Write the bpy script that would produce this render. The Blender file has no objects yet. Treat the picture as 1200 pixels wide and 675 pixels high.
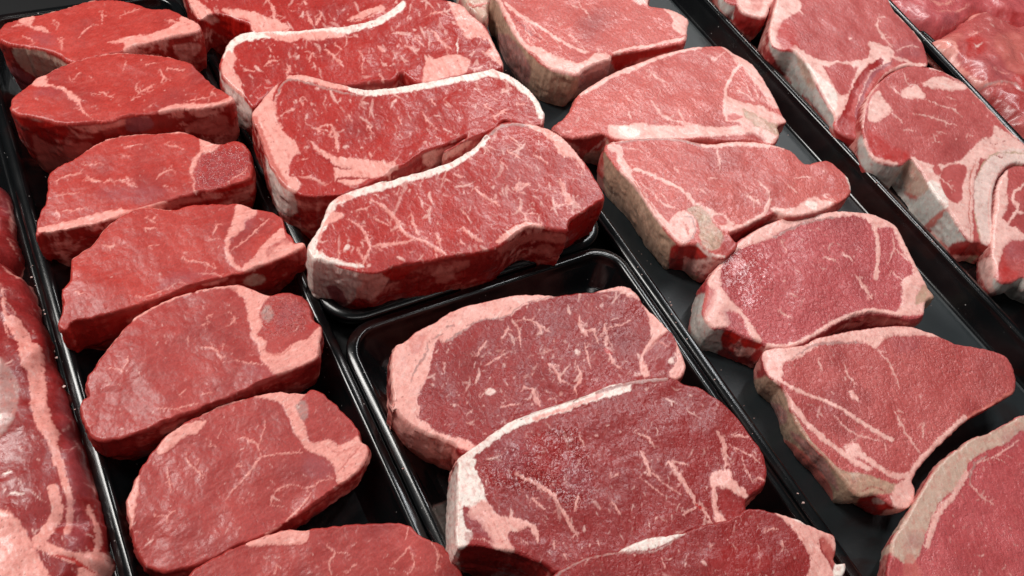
import bpy, math, random
import numpy as np

# ------------------------------------------------------------------ camera, light, exposure
SC = bpy.context.scene
W0, H0 = 1200.0, 675.0
PP = np.array([600.0, 337.5])
VA, VB = np.array([-400.0, -1311.0]), np.array([2655.0, -351.0])   # vanishing points of the tray edges
FOC = math.sqrt(-float((VA - PP) @ (VB - PP)))
_d1 = np.array([*(VA - PP), FOC]); _d1 /= np.linalg.norm(_d1)
_d2 = np.array([*(VB - PP), FOC]); _d2 /= np.linalg.norm(_d2)
ROT = np.array([_d2, _d1, np.cross(_d2, _d1)])                     # world = ROT @ (right, down, forward)
CAMZ = 0.60

from mathutils import Matrix
cam_data = bpy.data.cameras.new('camera')
cam = bpy.data.objects.new('camera', cam_data)
SC.collection.objects.link(cam)
_r, _u, _b = ROT @ [1, 0, 0], ROT @ [0, -1, 0], ROT @ [0, 0, -1]
cam.matrix_world = Matrix([[_r[0], _u[0], _b[0], 0], [_r[1], _u[1], _b[1], 0], [_r[2], _u[2], _b[2], CAMZ], [0, 0, 0, 1]])
cam_data.sensor_width = 36
cam_data.lens = FOC / W0 * 36
cam_data.clip_start = 0.01
cam_data.clip_end = 100
SC.camera = cam

world = bpy.data.worlds.new('World'); SC.world = world; world.use_nodes = True
world.node_tree.nodes['Background'].inputs[0].default_value = (0.80, 0.90, 1.0, 1)
world.node_tree.nodes['Background'].inputs[1].default_value = 0.022
SC.view_settings.view_transform = 'Standard'
SC.view_settings.look = 'None'
SC.view_settings.exposure = 0.0
SC.view_settings.gamma = 1.0

def area(name, loc, target, sx, sy, power, col=(1, 1, 1)):
    l = bpy.data.lights.new(name, 'AREA'); l.shape = 'RECTANGLE'; l.size = sx; l.size_y = sy
    l.energy = power; l.color = col
    o = bpy.data.objects.new(name, l); SC.collection.objects.link(o)
    from mathutils import Vector
    o.location = loc
    o.rotation_euler = (Vector(target) - Vector(loc)).to_track_quat('-Z', 'Y').to_euler()
    return o
area('case_lamp', (-0.50, 1.05, 1.40), (0.35, 0.30, 0.0), 0.25, 1.0, 24, (1.0, 0.97, 0.93))
area('back_fill', (1.75, 1.75, 1.75), (0.65, 0.40, 0.0), 1.2, 0.12, 19, (1.0, 0.98, 0.96))  # added fill that brightens the right side of the scene
area('front_fill', (0.30, -0.32, 1.55), (0.45, 0.35, 0.0), 1.4, 0.10, 3.5, (1.0, 0.98, 0.95))  # added fill behind the camera for near walls and rim highlights
ceil_ = area('ceiling_lamp', (1.22, 0.71, 1.25), (1.22, 0.71, 0.0), 1.3, 0.05, 9, (0.96, 0.98, 1.0))
ceil_.rotation_euler = (0, 0, math.radians(25))

# ------------------------------------------------------------------ projection helpers
def ray(px):
    px = np.atleast_2d(px)
    c = np.stack([px[:, 0] - PP[0], px[:, 1] - PP[1], np.full(len(px), FOC)], 1)
    return c @ ROT.T
def to_plane(px, z0, gx=0, gy=0, xc=0, yc=0):
    v = ray(px)
    t = (z0 - gy * yc - gx * xc - CAMZ) / (v[:, 2] - gy * v[:, 1] - gx * v[:, 0])
    return v[:, :2] * t[:, None]
def to_px(P):
    c = (P - [0, 0, CAMZ]) @ ROT
    return np.stack([PP[0] + FOC * c[:, 0] / c[:, 2], PP[1] + FOC * c[:, 1] / c[:, 2]], 1)

# ------------------------------------------------------------------ noise
_rng = np.random.RandomState(7)
_perm = _rng.permutation(256).astype(np.int64); _perm = np.concatenate([_perm, _perm, _perm])
_grad = _rng.normal(size=(256, 3)); _grad /= np.linalg.norm(_grad, axis=1)[:, None]
def noise(P):
    I = np.floor(P).astype(np.int64); F = P - I; I &= 255
    U = F * F * F * (F * (F * 6 - 15) + 10)
    out = np.zeros(len(P))
    for dx in (0, 1):
        wx = U[:, 0] if dx else 1 - U[:, 0]
        for dy in (0, 1):
            wy = U[:, 1] if dy else 1 - U[:, 1]
            for dz in (0, 1):
                wz = U[:, 2] if dz else 1 - U[:, 2]
                h = _perm[_perm[_perm[(I[:, 0] + dx) & 255] + ((I[:, 1] + dy) & 255)] + ((I[:, 2] + dz) & 255)]
                g = _grad[h]
                out += wx * wy * wz * (g[:, 0] * (F[:, 0] - dx) + g[:, 1] * (F[:, 1] - dy) + g[:, 2] * (F[:, 2] - dz))
    return out * 1.7
def fbm(P, octv=3, gain=0.5):
    s = 0; a = 1; n = 0
    for k in range(octv):
        s = s + a * noise(P * (2.03 ** k) + 17.3 * k); n += a; a *= gain
    return s / n
def sstep(a, b, x):
    t = np.clip((x - a) / (b - a), 0, 1); return t * t * (3 - 2 * t)

# ------------------------------------------------------------------ traced point strings
FR = dict(n=(0, 0, 1), a1=(0, 0, 4), a2=(0, 50, 4), a3=(20, 145, 4), a4=(60, 235, 4), a5=(90, 330, 4), a6=(145, 450, 4), a7=(145, 506, 3),
          b1=(210, 0, 4), b1r=(350, 0, 4), b2=(280, 75, 4), b2r=(420, 75, 4), b3=(350, 210, 4), c=(400, 225, 3), c1=(440, 325, 4), c1r=(600, 325, 4),
          c2=(510, 506, 4), c3=(700, 506, 4), n2=(400, 450, 3), n3=(800, 450, 3), d0=(560, 0, 4), d1=(640, 40, 4), d2=(700, 150, 4), d3=(805, 245, 4),
          d4=(870, 375, 4), d5=(900, 480, 4), e1=(830, 0, 4), e2=(980, 60, 5.445), e2b=(980, 170, 5.445), e3=(1040, 270, 5.19), f=(1030, 0, 4.5),
          l0=(0, 180, 2.81), l1=(0, 400, 2.455))
def pts(s, fr='n'):
    out = []
    x0, y0, k = FR[fr]
    for tok in s.split():
        if tok[0] == '@':
            x0, y0, k = FR[tok[1:]]
        else:
            x, y = tok.split(','); out.append((x0 + float(x) / k, y0 + float(y) / k))
    return np.array(out)
def smooth_closed(p, n=6):
    q = []
    N = len(p)
    for i in range(N):
        a, b, c, d = p[i - 1], p[i], p[(i + 1) % N], p[(i + 2) % N]
        for j in range(n):
            t = j / n
            q.append(.5 * ((2 * b) + (c - a) * t + (2 * a - 5 * b + 4 * c - d) * t * t + (3 * b - 3 * c + d - a) * t ** 3))
    return np.array(q)
def smooth_open(p, n=5):
    if len(p) < 3: return p
    e = np.vstack([2 * p[0] - p[1], p, 2 * p[-1] - p[-2]]); q = []
    for i in range(1, len(e) - 2):
        a, b, c, d = e[i - 1], e[i], e[i + 1], e[i + 2]
        for j in range(n):
            t = j / n
            q.append(.5 * ((2 * b) + (c - a) * t + (2 * a - 5 * b + 4 * c - d) * t * t + (3 * b - 3 * c + d - a) * t ** 3))
    q.append(p[-1]); return np.array(q)
def seg_dist(Q, A, B):
    """distance from every Q to the chain of segments A->B; also nearest segment and its parameter"""
    best = np.full(len(Q), 1e18); bi = np.zeros(len(Q), int); bt = np.zeros(len(Q))
    for i in range(len(A)):
        d = B[i] - A[i]; L = d @ d + 1e-18
        t = np.clip(((Q - A[i]) @ d) / L, 0, 1)
        e = Q - A[i] - t[:, None] * d
        dd = e[:, 0] ** 2 + e[:, 1] ** 2
        m = dd < best
        best[m] = dd[m]; bi[m] = i; bt[m] = t[m]
    return np.sqrt(best), bi, bt
def inside(Q, P):
    c = np.zeros(len(Q), bool); N = len(P)
    for i in range(N):
        x1, y1 = P[i]; x2, y2 = P[(i + 1) % N]
        if y1 == y2: continue
        m = ((y1 > Q[:, 1]) != (y2 > Q[:, 1])) & (Q[:, 0] < (x2 - x1) * (Q[:, 1] - y1) / (y2 - y1) + x1)
        c ^= m
    return c
def poly_alpha(Q, P, soft):
    lo = P.min(0) - soft - 2; hi = P.max(0) + soft + 2
    out = np.zeros(len(Q))
    m = (Q[:, 0] > lo[0]) & (Q[:, 0] < hi[0]) & (Q[:, 1] > lo[1]) & (Q[:, 1] < hi[1])
    if not m.any(): return out
    q = Q[m]
    d, _, _ = seg_dist(q, P, np.roll(P, -1, 0))
    d = np.where(inside(q, P), d, -d)
    out[m] = sstep(-soft, soft, d)
    return out
def stroke_alpha(Q, P, w, taper=True, soft=0.45):
    lo = P.min(0) - w - 2; hi = P.max(0) + w + 2
    out = np.zeros(len(Q))
    m = (Q[:, 0] > lo[0]) & (Q[:, 0] < hi[0]) & (Q[:, 1] > lo[1]) & (Q[:, 1] < hi[1])
    if not m.any(): return out
    q = Q[m]
    d, i, t = seg_dist(q, P[:-1], P[1:])
    u = (i + t) / (len(P) - 1)
    q3 = np.column_stack([q, np.zeros(len(q))])
    am_ = min(w * .42, 1.5)
    ww = w * .5 + am_ * (.9 * noise(q3 * .20 + 5) + (.4 if taper else .15) * noise(q3 * .7))
    if taper: ww = ww * np.clip(.35 + 2.6 * np.minimum(u, 1 - u), 0, 1)
    out[m] = sstep(-soft, soft, ww - d)
    return out

def srgb(r, g, b):
    c = np.array([r, g, b]) / 255.0
    return np.where(c <= .04045, c / 12.92, ((c + .055) / 1.055) ** 2.4)
# colours of the substances themselves
KIND = dict(F=srgb(240, 160, 148), W=srgb(252, 232, 222), G=srgb(176, 128, 122), B=srgb(190, 158, 134), K=srgb(240, 218, 208),
            R=srgb(158, 34, 32), P=srgb(160, 82, 88), O=srgb(186, 26, 18), T=srgb(208, 174, 156), Q=srgb(206, 112, 102), S=srgb(212, 206, 198))
LEAN = dict(red=srgb(182, 58, 50), cherry=srgb(174, 50, 45), deep=srgb(172, 58, 53), wine=srgb(150, 41, 40), rose=srgb(203, 96, 89), pink=srgb(190, 88, 85), mauve=srgb(192, 86, 88))

# ------------------------------------------------------------------ materials
def new_mat(name):
    m = bpy.data.materials.new(name); m.use_nodes = True
    nt = m.node_tree; return m, nt, nt.nodes['Principled BSDF']
def meat_material():
    m, nt, b = new_mat('fresh_meat'); N = nt.nodes.new; L = nt.links.new
    col = N('ShaderNodeAttribute'); col.attribute_name = 'Col'
    srf = N('ShaderNodeAttribute'); srf.attribute_name = 'Surf'
    sep = N('ShaderNodeSeparateColor'); L(srf.outputs['Color'], sep.inputs[0])
    tc = N('ShaderNodeTexCoord')
    def nz(scale, detail=2, rough=.6, dist=0):
        n = N('ShaderNodeTexNoise'); n.inputs['Scale'].default_value = scale; n.inputs['Detail'].default_value = detail
        n.inputs['Roughness'].default_value = rough; n.inputs['Distortion'].default_value = dist
        L(tc.outputs['Object'], n.inputs['Vector']); return n
    def math_(op, a, c):
        k = N('ShaderNodeMath'); k.operation = op
        for i, v in enumerate((a, c)):
            if isinstance(v, (int, float)): k.inputs[i].default_value = v
            else: L(v, k.inputs[i])
        return k.outputs[0]
    fine = nz(900, 3, .7); mid = nz(190, 3, .6, .4)
    v = math_('ADD', math_('MULTIPLY', fine.outputs[0], .50), math_('MULTIPLY', mid.outputs[0], .26))
    v = math_('ADD', v, .62)
    mul = N('ShaderNodeVectorMath'); mul.operation = 'SCALE'
    L(col.outputs['Color'], mul.inputs[0]); L(v, mul.inputs['Scale'])
    L(mul.outputs[0], b.inputs['Base Color'])
    vor = N('ShaderNodeTexVoronoi'); vor.feature = 'DISTANCE_TO_EDGE'; vor.inputs['Scale'].default_value = 210
    mp = N('ShaderNodeMapping'); mp.inputs['Rotation'].default_value = (0, 0, .7); mp.inputs['Scale'].default_value = (1, .55, 1)
    wv = N('ShaderNodeVectorMath'); wv.operation = 'ADD'
    wn = nz(260, 2); wsc = N('ShaderNodeVectorMath'); wsc.operation = 'SCALE'; wsc.inputs['Scale'].default_value = .006
    L(wn.outputs['Color'], wsc.inputs[0]); L(tc.outputs['Object'], wv.inputs[0]); L(wsc.outputs[0], wv.inputs[1])
    L(wv.outputs[0], mp.inputs[0]); L(mp.outputs[0], vor.inputs['Vector'])
    crk = math_('MULTIPLY', math_('MINIMUM', vor.outputs['Distance'], .22), sep.outputs['Red'])
    h = math_('ADD', math_('MULTIPLY', fine.outputs[0], .16), math_('MULTIPLY', mid.outputs[0], .38))
    h = math_('ADD', h, math_('MULTIPLY', crk, 4.5))
    bp = N('ShaderNodeBump'); bp.inputs['Strength'].default_value = .6; bp.inputs['Distance'].default_value = .0012
    L(h, bp.inputs['Height']); L(bp.outputs[0], b.inputs['Normal'])
    r = math_('SUBTRACT', .46, math_('MULTIPLY', sep.outputs['Blue'], .27))
    r = math_('ADD', r, math_('MULTIPLY', math_('SUBTRACT', mid.outputs[0], .5), .35))
    L(r, b.inputs['Roughness'])
    b.inputs['Specular IOR Level'].default_value = .45
    L(math_('MULTIPLY', sep.outputs['Blue'], .30), b.inputs['Coat Weight']); b.inputs['Coat Roughness'].default_value = .14
    b.inputs['Subsurface Weight'].default_value = .06
    b.inputs['Subsurface Radius'].default_value = (1.0, .30, .22)
    b.inputs['Subsurface Scale'].default_value = .0035
    return m
MEAT = meat_material()
def tray_material(name, base, rough, spk):
    m, nt, b = new_mat(name); N = nt.nodes.new; L = nt.links.new
    tc = N('ShaderNodeTexCoord')
    n1 = N('ShaderNodeTexNoise'); n1.inputs['Scale'].default_value = 22; n1.inputs['Detail'].default_value = 6; L(tc.outputs['Object'], n1.inputs['Vector'])
    mr = N('ShaderNodeMapRange'); mr.inputs['To Min'].default_value = rough - .10; mr.inputs['To Max'].default_value = rough + .14
    L(n1.outputs[0], mr.inputs['Value']); L(mr.outputs[0], b.inputs['Roughness'])
    v = N('ShaderNodeTexVoronoi'); v.inputs['Scale'].default_value = 150; L(tc.outputs['Object'], v.inputs['Vector'])
    n2 = N('ShaderNodeTexNoise'); n2.inputs['Scale'].default_value = 60; n2.inputs['Detail'].default_value = 3; L(tc.outputs['Object'], n2.inputs['Vector'])
    lt = N('ShaderNodeMapRange'); lt.inputs['From Min'].default_value = .10; lt.inputs['From Max'].default_value = .05; L(v.outputs['Distance'], lt.inputs['Value'])
    gt = N('ShaderNodeMapRange'); gt.inputs['From Min'].default_value = spk; gt.inputs['From Max'].default_value = spk + .06; L(n2.outputs[0], gt.inputs['Value'])
    mu = N('ShaderNodeMath'); mu.operation = 'MULTIPLY'; L(lt.outputs[0], mu.inputs[0]); L(gt.outputs[0], mu.inputs[1])
    mx = N('ShaderNodeMix'); mx.data_type = 'RGBA'; mx.inputs['A'].default_value = (*base, 1); mx.inputs['B'].default_value = (.45, .42, .40, 1)
    L(mu.outputs[0], mx.inputs['Factor'])
    n5 = N('ShaderNodeTexNoise'); n5.inputs['Scale'].default_value = 9; n5.inputs['Detail'].default_value = 5; n5.inputs['Distortion'].default_value = 1.2; L(tc.outputs['Object'], n5.inputs['Vector'])
    jf = N('ShaderNodeMapRange'); jf.inputs['From Min'].default_value = .56; jf.inputs['From Max'].default_value = .62; jf.inputs['To Max'].default_value = .8; L(n5.outputs[0], jf.inputs['Value'])
    mj = N('ShaderNodeMix'); mj.data_type = 'RGBA'; mj.inputs['B'].default_value = (.012, .003, .0025, 1); L(jf.outputs[0], mj.inputs['Factor']); L(mx.outputs['Result'], mj.inputs['A'])
    mpn = N('ShaderNodeMapping'); mpn.inputs['Scale'].default_value = (3, 30, 3); mpn.inputs['Rotation'].default_value = (0, 0, .5)
    L(tc.outputs['Object'], mpn.inputs[0])
    n3 = N('ShaderNodeTexNoise'); n3.inputs['Scale'].default_value = 18; n3.inputs['Detail'].default_value = 8; n3.inputs['Roughness'].default_value = .75; L(mpn.outputs[0], n3.inputs['Vector'])
    L(mj.outputs['Result'], b.inputs['Base Color'])
    ad = N('ShaderNodeMath'); ad.operation = 'ADD'; L(n3.outputs[0], ad.inputs[0]); L(mu.outputs[0], ad.inputs[1])
    bp = N('ShaderNodeBump'); bp.inputs['Strength'].default_value = .10; bp.inputs['Distance'].default_value = .0003
    L(ad.outputs[0], bp.inputs['Height']); L(bp.outputs[0], b.inputs['Normal'])
    return m
BLACK = tray_material('black_plastic', (.0035, .004, .0045), .17, .54)
SLATE = tray_material('worn_plastic_grey_sheen', (.015, .020, .022), .40, .62)  # grey base colour stands in for light reflected off the worn floor

# ------------------------------------------------------------------ trays
def tag(o, label=None, cat=None, group=None, kind=None):
    for k, v in (('label', label), ('category', cat), ('group', group), ('kind', kind)):
        if v: o[k] = v
    return o
def rrect(x0, x1, y0, y1, r, n=10):
    p = []
    for cx, cy, a in ((x1 - r, y1 - r, 0), (x0 + r, y1 - r, 90), (x0 + r, y0 + r, 180), (x1 - r, y0 + r, 270)):
        for k in range(n + 1):
            t = math.radians(a + 90 * k / n); p.append((cx + r * math.cos(t), cy + r * math.sin(t)))
    return p
def tray(name, label, x0, x1, y0, y1, mat, slope=.016, depth=.030, group='black trays holding the meat', floor=None, loc=(0, 0), rot=0):
    # (inset from the outer edge, height, corner radius)
    prof = [(.0012, depth - .010, .030), (0, depth - .007, .031), (0, depth - .0032, .031), (.0006, depth - .0022, .030), (.0018, depth - .0014, .029), (.0040, depth - .0006, .028)]
    for k in range(5):
        t = math.radians(90 - 22 * k)
        prof.append((.0065 + .0045 * math.cos(t), depth - .0045 + .0047 * math.sin(t), .028 - .001 * k))
    i0 = prof[-1][0]
    for k in range(1, 6):
        t = k / 6; prof.append((i0 + slope * t, (depth - .006) * (1 - t) + .002, .024))
    i1 = i0 + slope
    for k in range(1, 7):
        t = math.radians(15 * k); prof.append((i1 + .006 * math.sin(t) - .003, .002 + .004 * (1 - math.sin(t)) , .022))
    verts = []; faces = []; n = 44
    for ins, z, r in prof:
        for x, y in rrect(x0 + ins, x1 - ins, y0 + ins, y1 - ins, max(r - ins * .35, .008)):
            verts.append((x, y, z))
    for a in range(len(prof) - 1):
        for k in range(n):
            j = (k + 1) % n
            faces.append((a * n + k, a * n + j, (a + 1) * n + j, (a + 1) * n + k))
    faces.append(tuple((len(prof) - 1) * n + k for k in range(n)))
    me = bpy.data.meshes.new(name); me.from_pydata(verts, [], faces); me.materials.append(mat)
    me.polygons.foreach_set('use_smooth', [True] * (len(faces) - 1) + [False])
    if floor:
        me.materials.append(floor)
        for p in list(me.polygons)[-1 - 44 * 3:]: p.material_index = 1
    o = bpy.data.objects.new(name, me); SC.collection.objects.link(o)
    o.location = (loc[0], loc[1], 0); o.rotation_euler = (0, 0, rot)
    return tag(o, label, 'tray', group)

me = bpy.data.meshes.new('counter')
me.from_pydata([(-3, -2, 0), (4, -2, 0), (4, 5, 0), (-3, 5, 0)], [], [(0, 1, 2, 3)])
cm, cnt, cb = new_mat('dark_counter'); cb.inputs['Base Color'].default_value = (.003, .003, .0035, 1); cb.inputs['Roughness'].default_value = .5
cn = cnt.nodes.new('ShaderNodeTexNoise'); cn.inputs['Scale'].default_value = 40
cbp = cnt.nodes.new('ShaderNodeBump'); cbp.inputs['Strength'].default_value = .2; cnt.links.new(cn.outputs[0], cbp.inputs['Height']); cnt.links.new(cbp.outputs[0], cb.inputs['Normal'])
me.materials.append(cm)
o = bpy.data.objects.new('counter', me); SC.collection.objects.link(o); o.location.z = -.003; o['kind'] = 'structure'

XA0, XA1, XB1, XD1, XE1 = -.0595, .1325, .407, .744, 1.03
tray('meat_tray', 'narrow black tray under the left row of small fillet steaks', XA0, XA1 - .0008, -.28, .789, BLACK)
tray('meat_tray', 'deep black tray holding the upper row of long strip steaks', XA1, XB1 - .0008, .335, 1.02, BLACK)
tray('meat_tray', 'glossy black tray with rounded corners at the lower middle', XA1, XB1 - .0008, -.28, .3335, BLACK)
tray('meat_tray', 'wide worn black tray, grey sheen painted on its floor, under the bone-in steaks', XB1, XD1 - .0008, -.28, 1.05, BLACK, slope=.013, floor=SLATE)
tray('meat_tray', 'black tray at the right under the rib chops with white fat', XD1, XE1 - .0008, -.28, 1.05, BLACK, slope=.003, depth=.021)
tray('meat_tray', 'black tray in the upper right corner under dark red lumps of meat', 0, .34, -.45, .80, BLACK, loc=(.972, .284), rot=math.radians(-6.0))
tray('meat_tray', 'black tray at the left edge under the long beef loin', -.34, XA0 + .004, -.28, .789, BLACK, depth=.020)

# ------------------------------------------------------------------ meat builder
def mesh_obj(name, V, F, C, S, Nn, parent, org):
    me = bpy.data.meshes.new(name)
    me.vertices.add(len(V)); me.vertices.foreach_set('co', (V - org).astype(np.float32).ravel())
    ls = np.array([len(f) for f in F[1]], int) if F[1] else np.zeros(0, int)
    nq = len(F[0]); tot = nq * 4 + int(ls.sum())
    me.loops.add(tot)
    lv = np.concatenate([F[0].ravel()] + [np.array(f) for f in F[1]]) if F[1] else F[0].ravel()
    me.loops.foreach_set('vertex_index', lv.astype(np.int32))
    me.polygons.add(nq + len(ls))
    st = np.concatenate([np.arange(nq) * 4, nq * 4 + np.concatenate([[0], np.cumsum(ls)[:-1]])]) if len(ls) else np.arange(nq) * 4
    me.polygons.foreach_set('loop_start', st.astype(np.int32))
    me.update(calc_edges=True)
    me.polygons.foreach_set('use_smooth', np.ones(nq + len(ls), bool))
    for nm, A in (('Col', C), ('Surf', S)):
        a = me.color_attributes.new(nm, 'FLOAT_COLOR', 'POINT')
        a.data.foreach_set('color', np.column_stack([A, np.ones(len(A))]).astype(np.float32).ravel())
    me.validate()
    if len(me.vertices) == len(V):
        me.normals_split_custom_set_from_vertices(Nn.astype(np.float32))
    me.materials.append(MEAT)
    o = bpy.data.objects.new(name, me); SC.collection.objects.link(o)
    o.parent = parent
    return o

NPIECE = 0
def meat(name, label, cat, group, outline, z0, feats, lean='red', gx=0., gy=0., bev=.0012, fleck=60, flen=7, fang=60, fwid=1.1, fspread=25, fbig=.08,
         crinkle=.15, wallmix=.35, wallfat='F', bulge=.002, taper=.006, wave=.0009, lump=.0014, wet=.5, dome=0., zb=.003, edge_noise=.0011, seed=0, pale=0.):
    global NPIECE
    NPIECE += 1
    rs = np.random.RandomState(100 + NPIECE + seed)
    so = np.array([NPIECE * 7.13, NPIECE * 3.7, 0.])
    opx = smooth_closed(pts(outline))
    c0 = to_plane(opx, z0).mean(0)
    O = to_plane(opx, z0, gx, gy, c0[0], c0[1])
    plane = lambda P: z0 + gx * (P[:, 0] - c0[0]) + gy * (P[:, 1] - c0[1])
    # resample evenly, ragged edge, counter-clockwise
    def resample(P, n):
        Q = np.vstack([P, P[:1]]); d = np.concatenate([[0], np.cumsum(np.linalg.norm(np.diff(Q, axis=0), axis=1))])
        s = np.linspace(0, d[-1], n, endpoint=False)
        return np.column_stack([np.interp(s, d, Q[:, 0]), np.interp(s, d, Q[:, 1])]), d[-1]
    O, per = resample(O, 240)
    if np.sum(O[:, 0] * np.roll(O[:, 1], -1) - np.roll(O[:, 0], -1) * O[:, 1]) < 0: O = O[::-1].copy()
    T = np.roll(O, -1, 0) - np.roll(O, 1, 0); T /= np.linalg.norm(T, axis=1)[:, None] + 1e-12
    Nr = np.column_stack([T[:, 1], -T[:, 0]])
    O = O + Nr * (edge_noise * fbm(np.column_stack([O * 160, np.zeros(240)]) + so, 3, .7) * 1.6)[:, None]
    O, per = resample(O, 240)
    T = np.roll(O, -2, 0) - np.roll(O, 2, 0); T /= np.linalg.norm(T, axis=1)[:, None] + 1e-12
    Nr = np.column_stack([T[:, 1], -T[:, 0]])
    for _ in range(3): Nr = (np.roll(Nr, 1, 0) + Nr * 2 + np.roll(Nr, -1, 0)) / 4
    Nr /= np.linalg.norm(Nr, axis=1)[:, None] + 1e-12
    dist = math.sqrt(c0[0] ** 2 + c0[1] ** 2 + (CAMZ - z0) ** 2)
    s = dist / 818 * 1.12
    # grid over the cut face
    lo, hi = O.min(0) - 2 * s, O.max(0) + 2 * s
    nx, ny = int((hi[0] - lo[0]) / s) + 1, int((hi[1] - lo[1]) / s) + 1
    gxs = lo[0] + np.arange(nx) * s; gys = lo[1] + np.arange(ny) * s
    GX, GY = np.meshgrid(gxs, gys); G = np.column_stack([GX.ravel(), GY.ravel()])
    dO, iO, tO = seg_dist(G, O, np.roll(O, -1, 0))
    sd = np.where(inside(G, O), dO, -dO)
    ok = (sd > -.45 * s).reshape(ny, nx)
    cell = ok[:-1, :-1] & ok[1:, :-1] & ok[:-1, 1:] & ok[1:, 1:]
    for _ in range(4):                                              # close diagonal pinches
        a, b_, c_, d_ = cell[:-1, :-1], cell[:-1, 1:], cell[1:, :-1], cell[1:, 1:]
        p1 = a & d_ & ~b_ & ~c_; p2 = b_ & c_ & ~a & ~d_
        if not (p1.any() or p2.any()): break
        cell[:-1, 1:] |= p1; cell[:-1, :-1] |= p2
    cj, ci = np.nonzero(cell)
    q = np.column_stack([cj * nx + ci, cj * nx + ci + 1, (cj + 1) * nx + ci + 1, (cj + 1) * nx + ci])
    # boundary loop
    e = np.concatenate([q[:, [0, 1]], q[:, [1, 2]], q[:, [2, 3]], q[:, [3, 0]]])
    key = e[:, 0].astype(np.int64) * (nx * ny) + e[:, 1]; rev = e[:, 1].astype(np.int64) * (nx * ny) + e[:, 0]
    be = e[~np.isin(key, rev)]
    nxt = {int(a): int(b2) for a, b2 in be}
    best = []; seen = set()
    for st in list(nxt):
        if st in seen: continue
        loop = [st]; seen.add(st); cur = nxt[st]
        while cur != st and cur not in seen and cur in nxt:
            loop.append(cur); seen.add(cur); cur = nxt[cur]
        if len(loop) > len(best): best = loop
    loop = np.array(best)
    # even arc-length positions of the loop on the outline
    u = (iO[loop] + tO[loop]) / 240.0
    k0 = int(np.argmin(u)); loop = np.roll(loop, -k0); u = np.roll(u, -k0)
    un = np.unwrap(u * 2 * np.pi) / (2 * np.pi)
    n = len(loop)
    dev = un - np.arange(n) / n
    for _ in range(6): dev = (np.roll(dev, 1) + 2 * dev + np.roll(dev, -1)) / 4
    un = np.maximum.accumulate(np.arange(n) / n + dev)
    Oc = np.vstack([O, O, O]); Nc = np.vstack([Nr, Nr, Nr]); ks = np.arange(-240, 480) / 240.0
    LP = np.column_stack([np.interp(un, ks, Oc[:, 0]), np.interp(un, ks, Oc[:, 1])])
    LN = np.column_stack([np.interp(un, ks, Nc[:, 0]), np.interp(un, ks, Nc[:, 1])])
    G[loop] = LP; sd[loop] = 0
    used = np.unique(q); remap = np.full(nx * ny, -1); remap[used] = np.arange(len(used))
    q = remap[q]; loop = remap[loop]
    top = G[used]; dep = np.clip(sd[used], 0, None)
    nt_ = len(top)
    # cut face height
    P3 = np.column_stack([top, np.zeros(nt_)])
    r = bev * (1 + .4 * noise(P3 * 60 + so))
    dd = np.clip(dep / np.maximum(r, 1e-4), 0, 1)
    zt = plane(top)
    ztop = zt - r * (1 - np.sqrt(np.clip(1 - (1 - dd) ** 2, 0, 1)))
    if dome: ztop = ztop - dome * (1 - np.clip(dep / .05, 0, 1)) ** 2
    base_top = np.column_stack([top, zt])
    # wall rows
    zl = ztop[loop]
    h = float(zl.mean() - zb); K = max(10, int(h / (1.7 * s)))
    tv = (np.arange(1, K + 1) / K)[:, None]
    zw = zl[None] * (1 - tv) + zb * tv
    off = bulge * np.sin(np.pi * tv ** .8) - taper * tv ** 2.2
    X = LP[None, :, 0] + LN[None, :, 0] * off; Y = LP[None, :, 1] + LN[None, :, 1] * off
    WP = np.column_stack([X.ravel(), Y.ravel(), zw.ravel()])
    WN = np.tile(LN, (K, 1)); tvf = np.repeat(tv[:, 0], n)
    nz_ = fbm(WP * [60, 60, 75] + so + [0, 0, 3], 4, .55)
    fold = np.abs(noise(WP * [24, 24, 48] + so + 9 + np.column_stack([nz_, nz_, nz_]) * .6))
    amp = lump * sstep(0, .12, tvf)
    WP[:, :2] += WN * (amp * (1.1 * nz_ + 1.1 * (fold - .3)))[:, None]
    NV = nt_ + len(WP)
    V = np.vstack([np.column_stack([top, ztop]), WP])
    idx = nt_ + np.arange(K * n).reshape(K, n)
    ring = np.vstack([loop[None], idx])
    a = ring[:-1]; b2 = ring[1:]
    wq = np.stack([a, b2, np.roll(b2, -1, 1), np.roll(a, -1, 1)], -1).reshape(-1, 4)
    # ---- colour painting
    istop = np.arange(NV) < nt_
    px = to_px(np.vstack([base_top, WP]))
    p3 = np.column_stack([px, np.zeros(NV)])
    wf_ = np.ones(NV); wf_[:nt_] = .1 + .9 * sstep(0, 7, dep / s)
    wp = px + (np.column_stack([fbm(p3 * .13 + so, 3, .6), fbm(p3 * .13 + so + 31, 3, .6)]) * 2.6 + np.column_stack([noise(p3 * .55 + so), noise(p3 * .55 + so + 11)]) * .55) * wf_[:, None]
    facing = np.ones(NV, bool)
    view = np.array([0, 0, CAMZ]) - WP
    facing[nt_:] = (WN * view[:, :2]).sum(1) > -.02
    lc = LEAN[lean]
    # muscle grain runs along the fleck direction
    ca, sa = math.cos(math.radians(fang)), math.sin(math.radians(fang))
    al = px[:, 0] * ca + px[:, 1] * sa; ac = -px[:, 0] * sa + px[:, 1] * ca
    grain = fbm(np.column_stack([al * .07, ac * .5, np.zeros(NV)]) + so, 3, .6)
    patch = fbm(p3 * .018 + so + 3, 3, .5)
    spk = noise(p3 * 1.1 + so)
    C = lc[None] * (1 + .10 * grain + .24 * patch + .22 * spk + .12 * noise(p3 * .6 + so + 77))[:, None]
    C[:, 1:] *= (1 + .15 * np.clip(grain, -1, 1) + .30 * patch)[:, None]
    dk = sstep(.05, .55, fbm(p3 * .011 + so + 200, 3, .6)) * .42
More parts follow.
